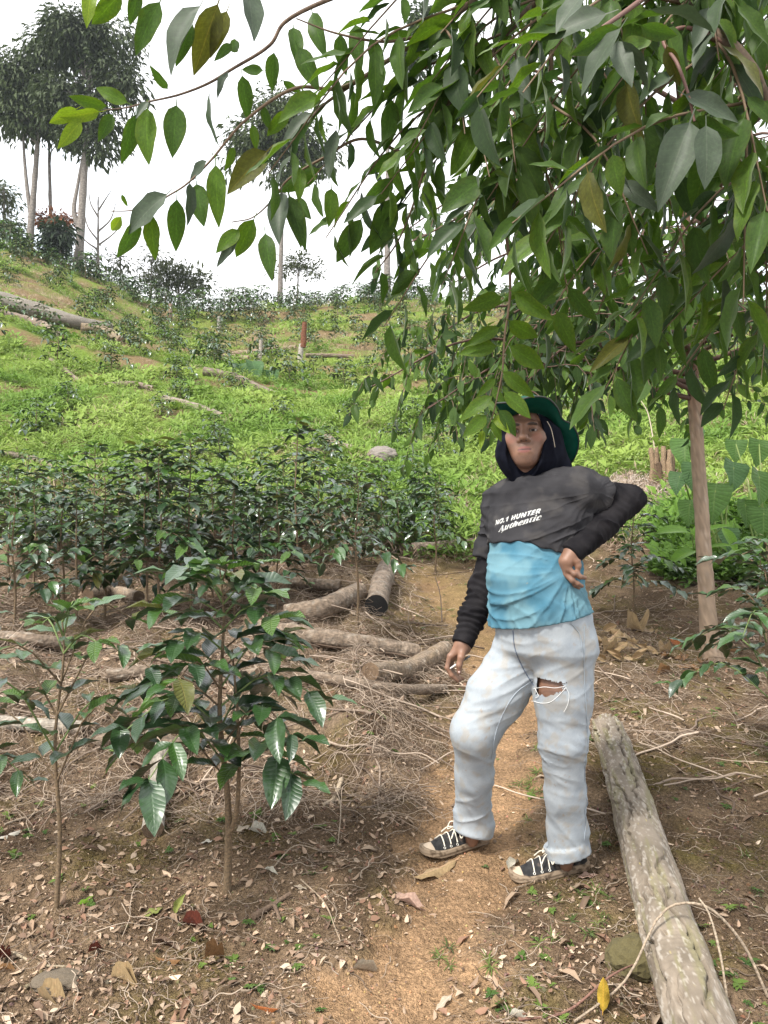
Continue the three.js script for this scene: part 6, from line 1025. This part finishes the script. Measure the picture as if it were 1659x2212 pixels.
  // feathery weeds over the hillside
  const weed = (seed, n, w, spread, hgt) => { const s = new Soup(), b = bladeGeo({ w, nl: 2, nw: 1, fold: 0.25, droop: 0.35, petiole: 0, seed }), q = mulberry(seed); for (let k = 0; k < n; k++) { const a = q() * 6.3, r = Math.sqrt(q()) * spread; s.add(b, leafMatrix(V(Math.cos(a) * r, q() * hgt, Math.sin(a) * r), V(Math.cos(a) + (q() - 0.5), 0.4 + 1.1 * q(), Math.sin(a) + (q() - 0.5)), V(q() - 0.5, 1, q() - 0.5), 0.22 + 0.25 * q())); } return s.build(); };
  const greenness = (x, d) => { const u = x / d; return ss(-0.32, 0.12, fbm2(x * 0.22 + 4, d * 0.22, 4) + 0.35 * ss(11, 14, d) * (1 - ss(24, 30, d)) - 0.08 * ss(29, 38, d) - 0.25 * ss(9.5, 8, d)); };
  for (let i = 0; i < 3; i++) scatter(['feathery_weeds', 'leafy_weeds', 'grassy_weeds'][i], ['bright green feathery weeds covering the hillside', 'low leafy weeds covering the hillside', 'fine grassy weeds covering the hillside'][i], weed(800 + i, [46, 26, 40][i], [0.16, 0.5, 0.08][i], 0.5, [0.5, 0.25, 0.2][i]), greens, [4600, 3400, 3200][i], () => {
    const d = 8.8 + 41 * R() ** 1.2, x = (R() - 0.5) * 2 * (0.57 * d), g = greenness(x, d); if (R() > g) return; if (d > 22) { const t = terrace(x, d); if (t > 0.5 && t < 0.95 && R() < 0.9) return; } const k = clamp(0.5 + 0.7 * n2(x * 0.3, d * 0.3) + 0.3 * (R() - 0.5));
    return { p: onGround(x, -d, -0.01), s: (0.13 + 0.34 * R() ** 2) * (1 + d * 0.022), c: mix3([0.2, 0.37, 0.05], [0.41, 0.57, 0.125], k), tilt: 0.25 };
  });
  scatter('slope_litter', 'dry brown brush patches on the hillside', weed(830, 30, 0.05, 0.6, 0.1), matte, 4200, () => { const d = 8.5 + 40 * R() ** 1.2, x = (R() - 0.5) * 2 * (0.57 * d); if (R() < 0.1 + 0.75 * greenness(x, d)) return; return { p: onGround(x, -d, 0), s: (0.2 + 0.25 * R()) * (1 + d * 0.015), c: mix3([0.2, 0.14, 0.1], [0.42, 0.32, 0.24], R()), tilt: 0.5 }; });
  // brushwood on the right bank
  scatter('bank_brush', 'pale dry brush on the right bank behind the man', twigG(760, 0.3, 0.012), matte, 1500, () => { const p = groundAt(1290 + 260 * R(), 1040 + 120 * R() ** 1.2); return { p: p.add(V(0, 0.04 * R(), 0)), s: 0.2 + 0.4 * R(), c: mix3([0.26, 0.2, 0.16], [0.6, 0.52, 0.45], R()), tilt: 0.4 }; });
  // undergrowth round the taro
  scatter('undergrowth', 'bright green undergrowth around the taro plants', weed(840, 30, 0.4, 0.5, 0.5), greens, 420, () => { const p = groundAt(1440 + 260 * R(), 1110 + 150 * R()); return { p, s: 0.22 + 0.22 * R(), c: mix3([0.1, 0.22, 0.03], [0.22, 0.42, 0.06], R()), tilt: 0.3 }; });
}

renderer.render(scene, camera);
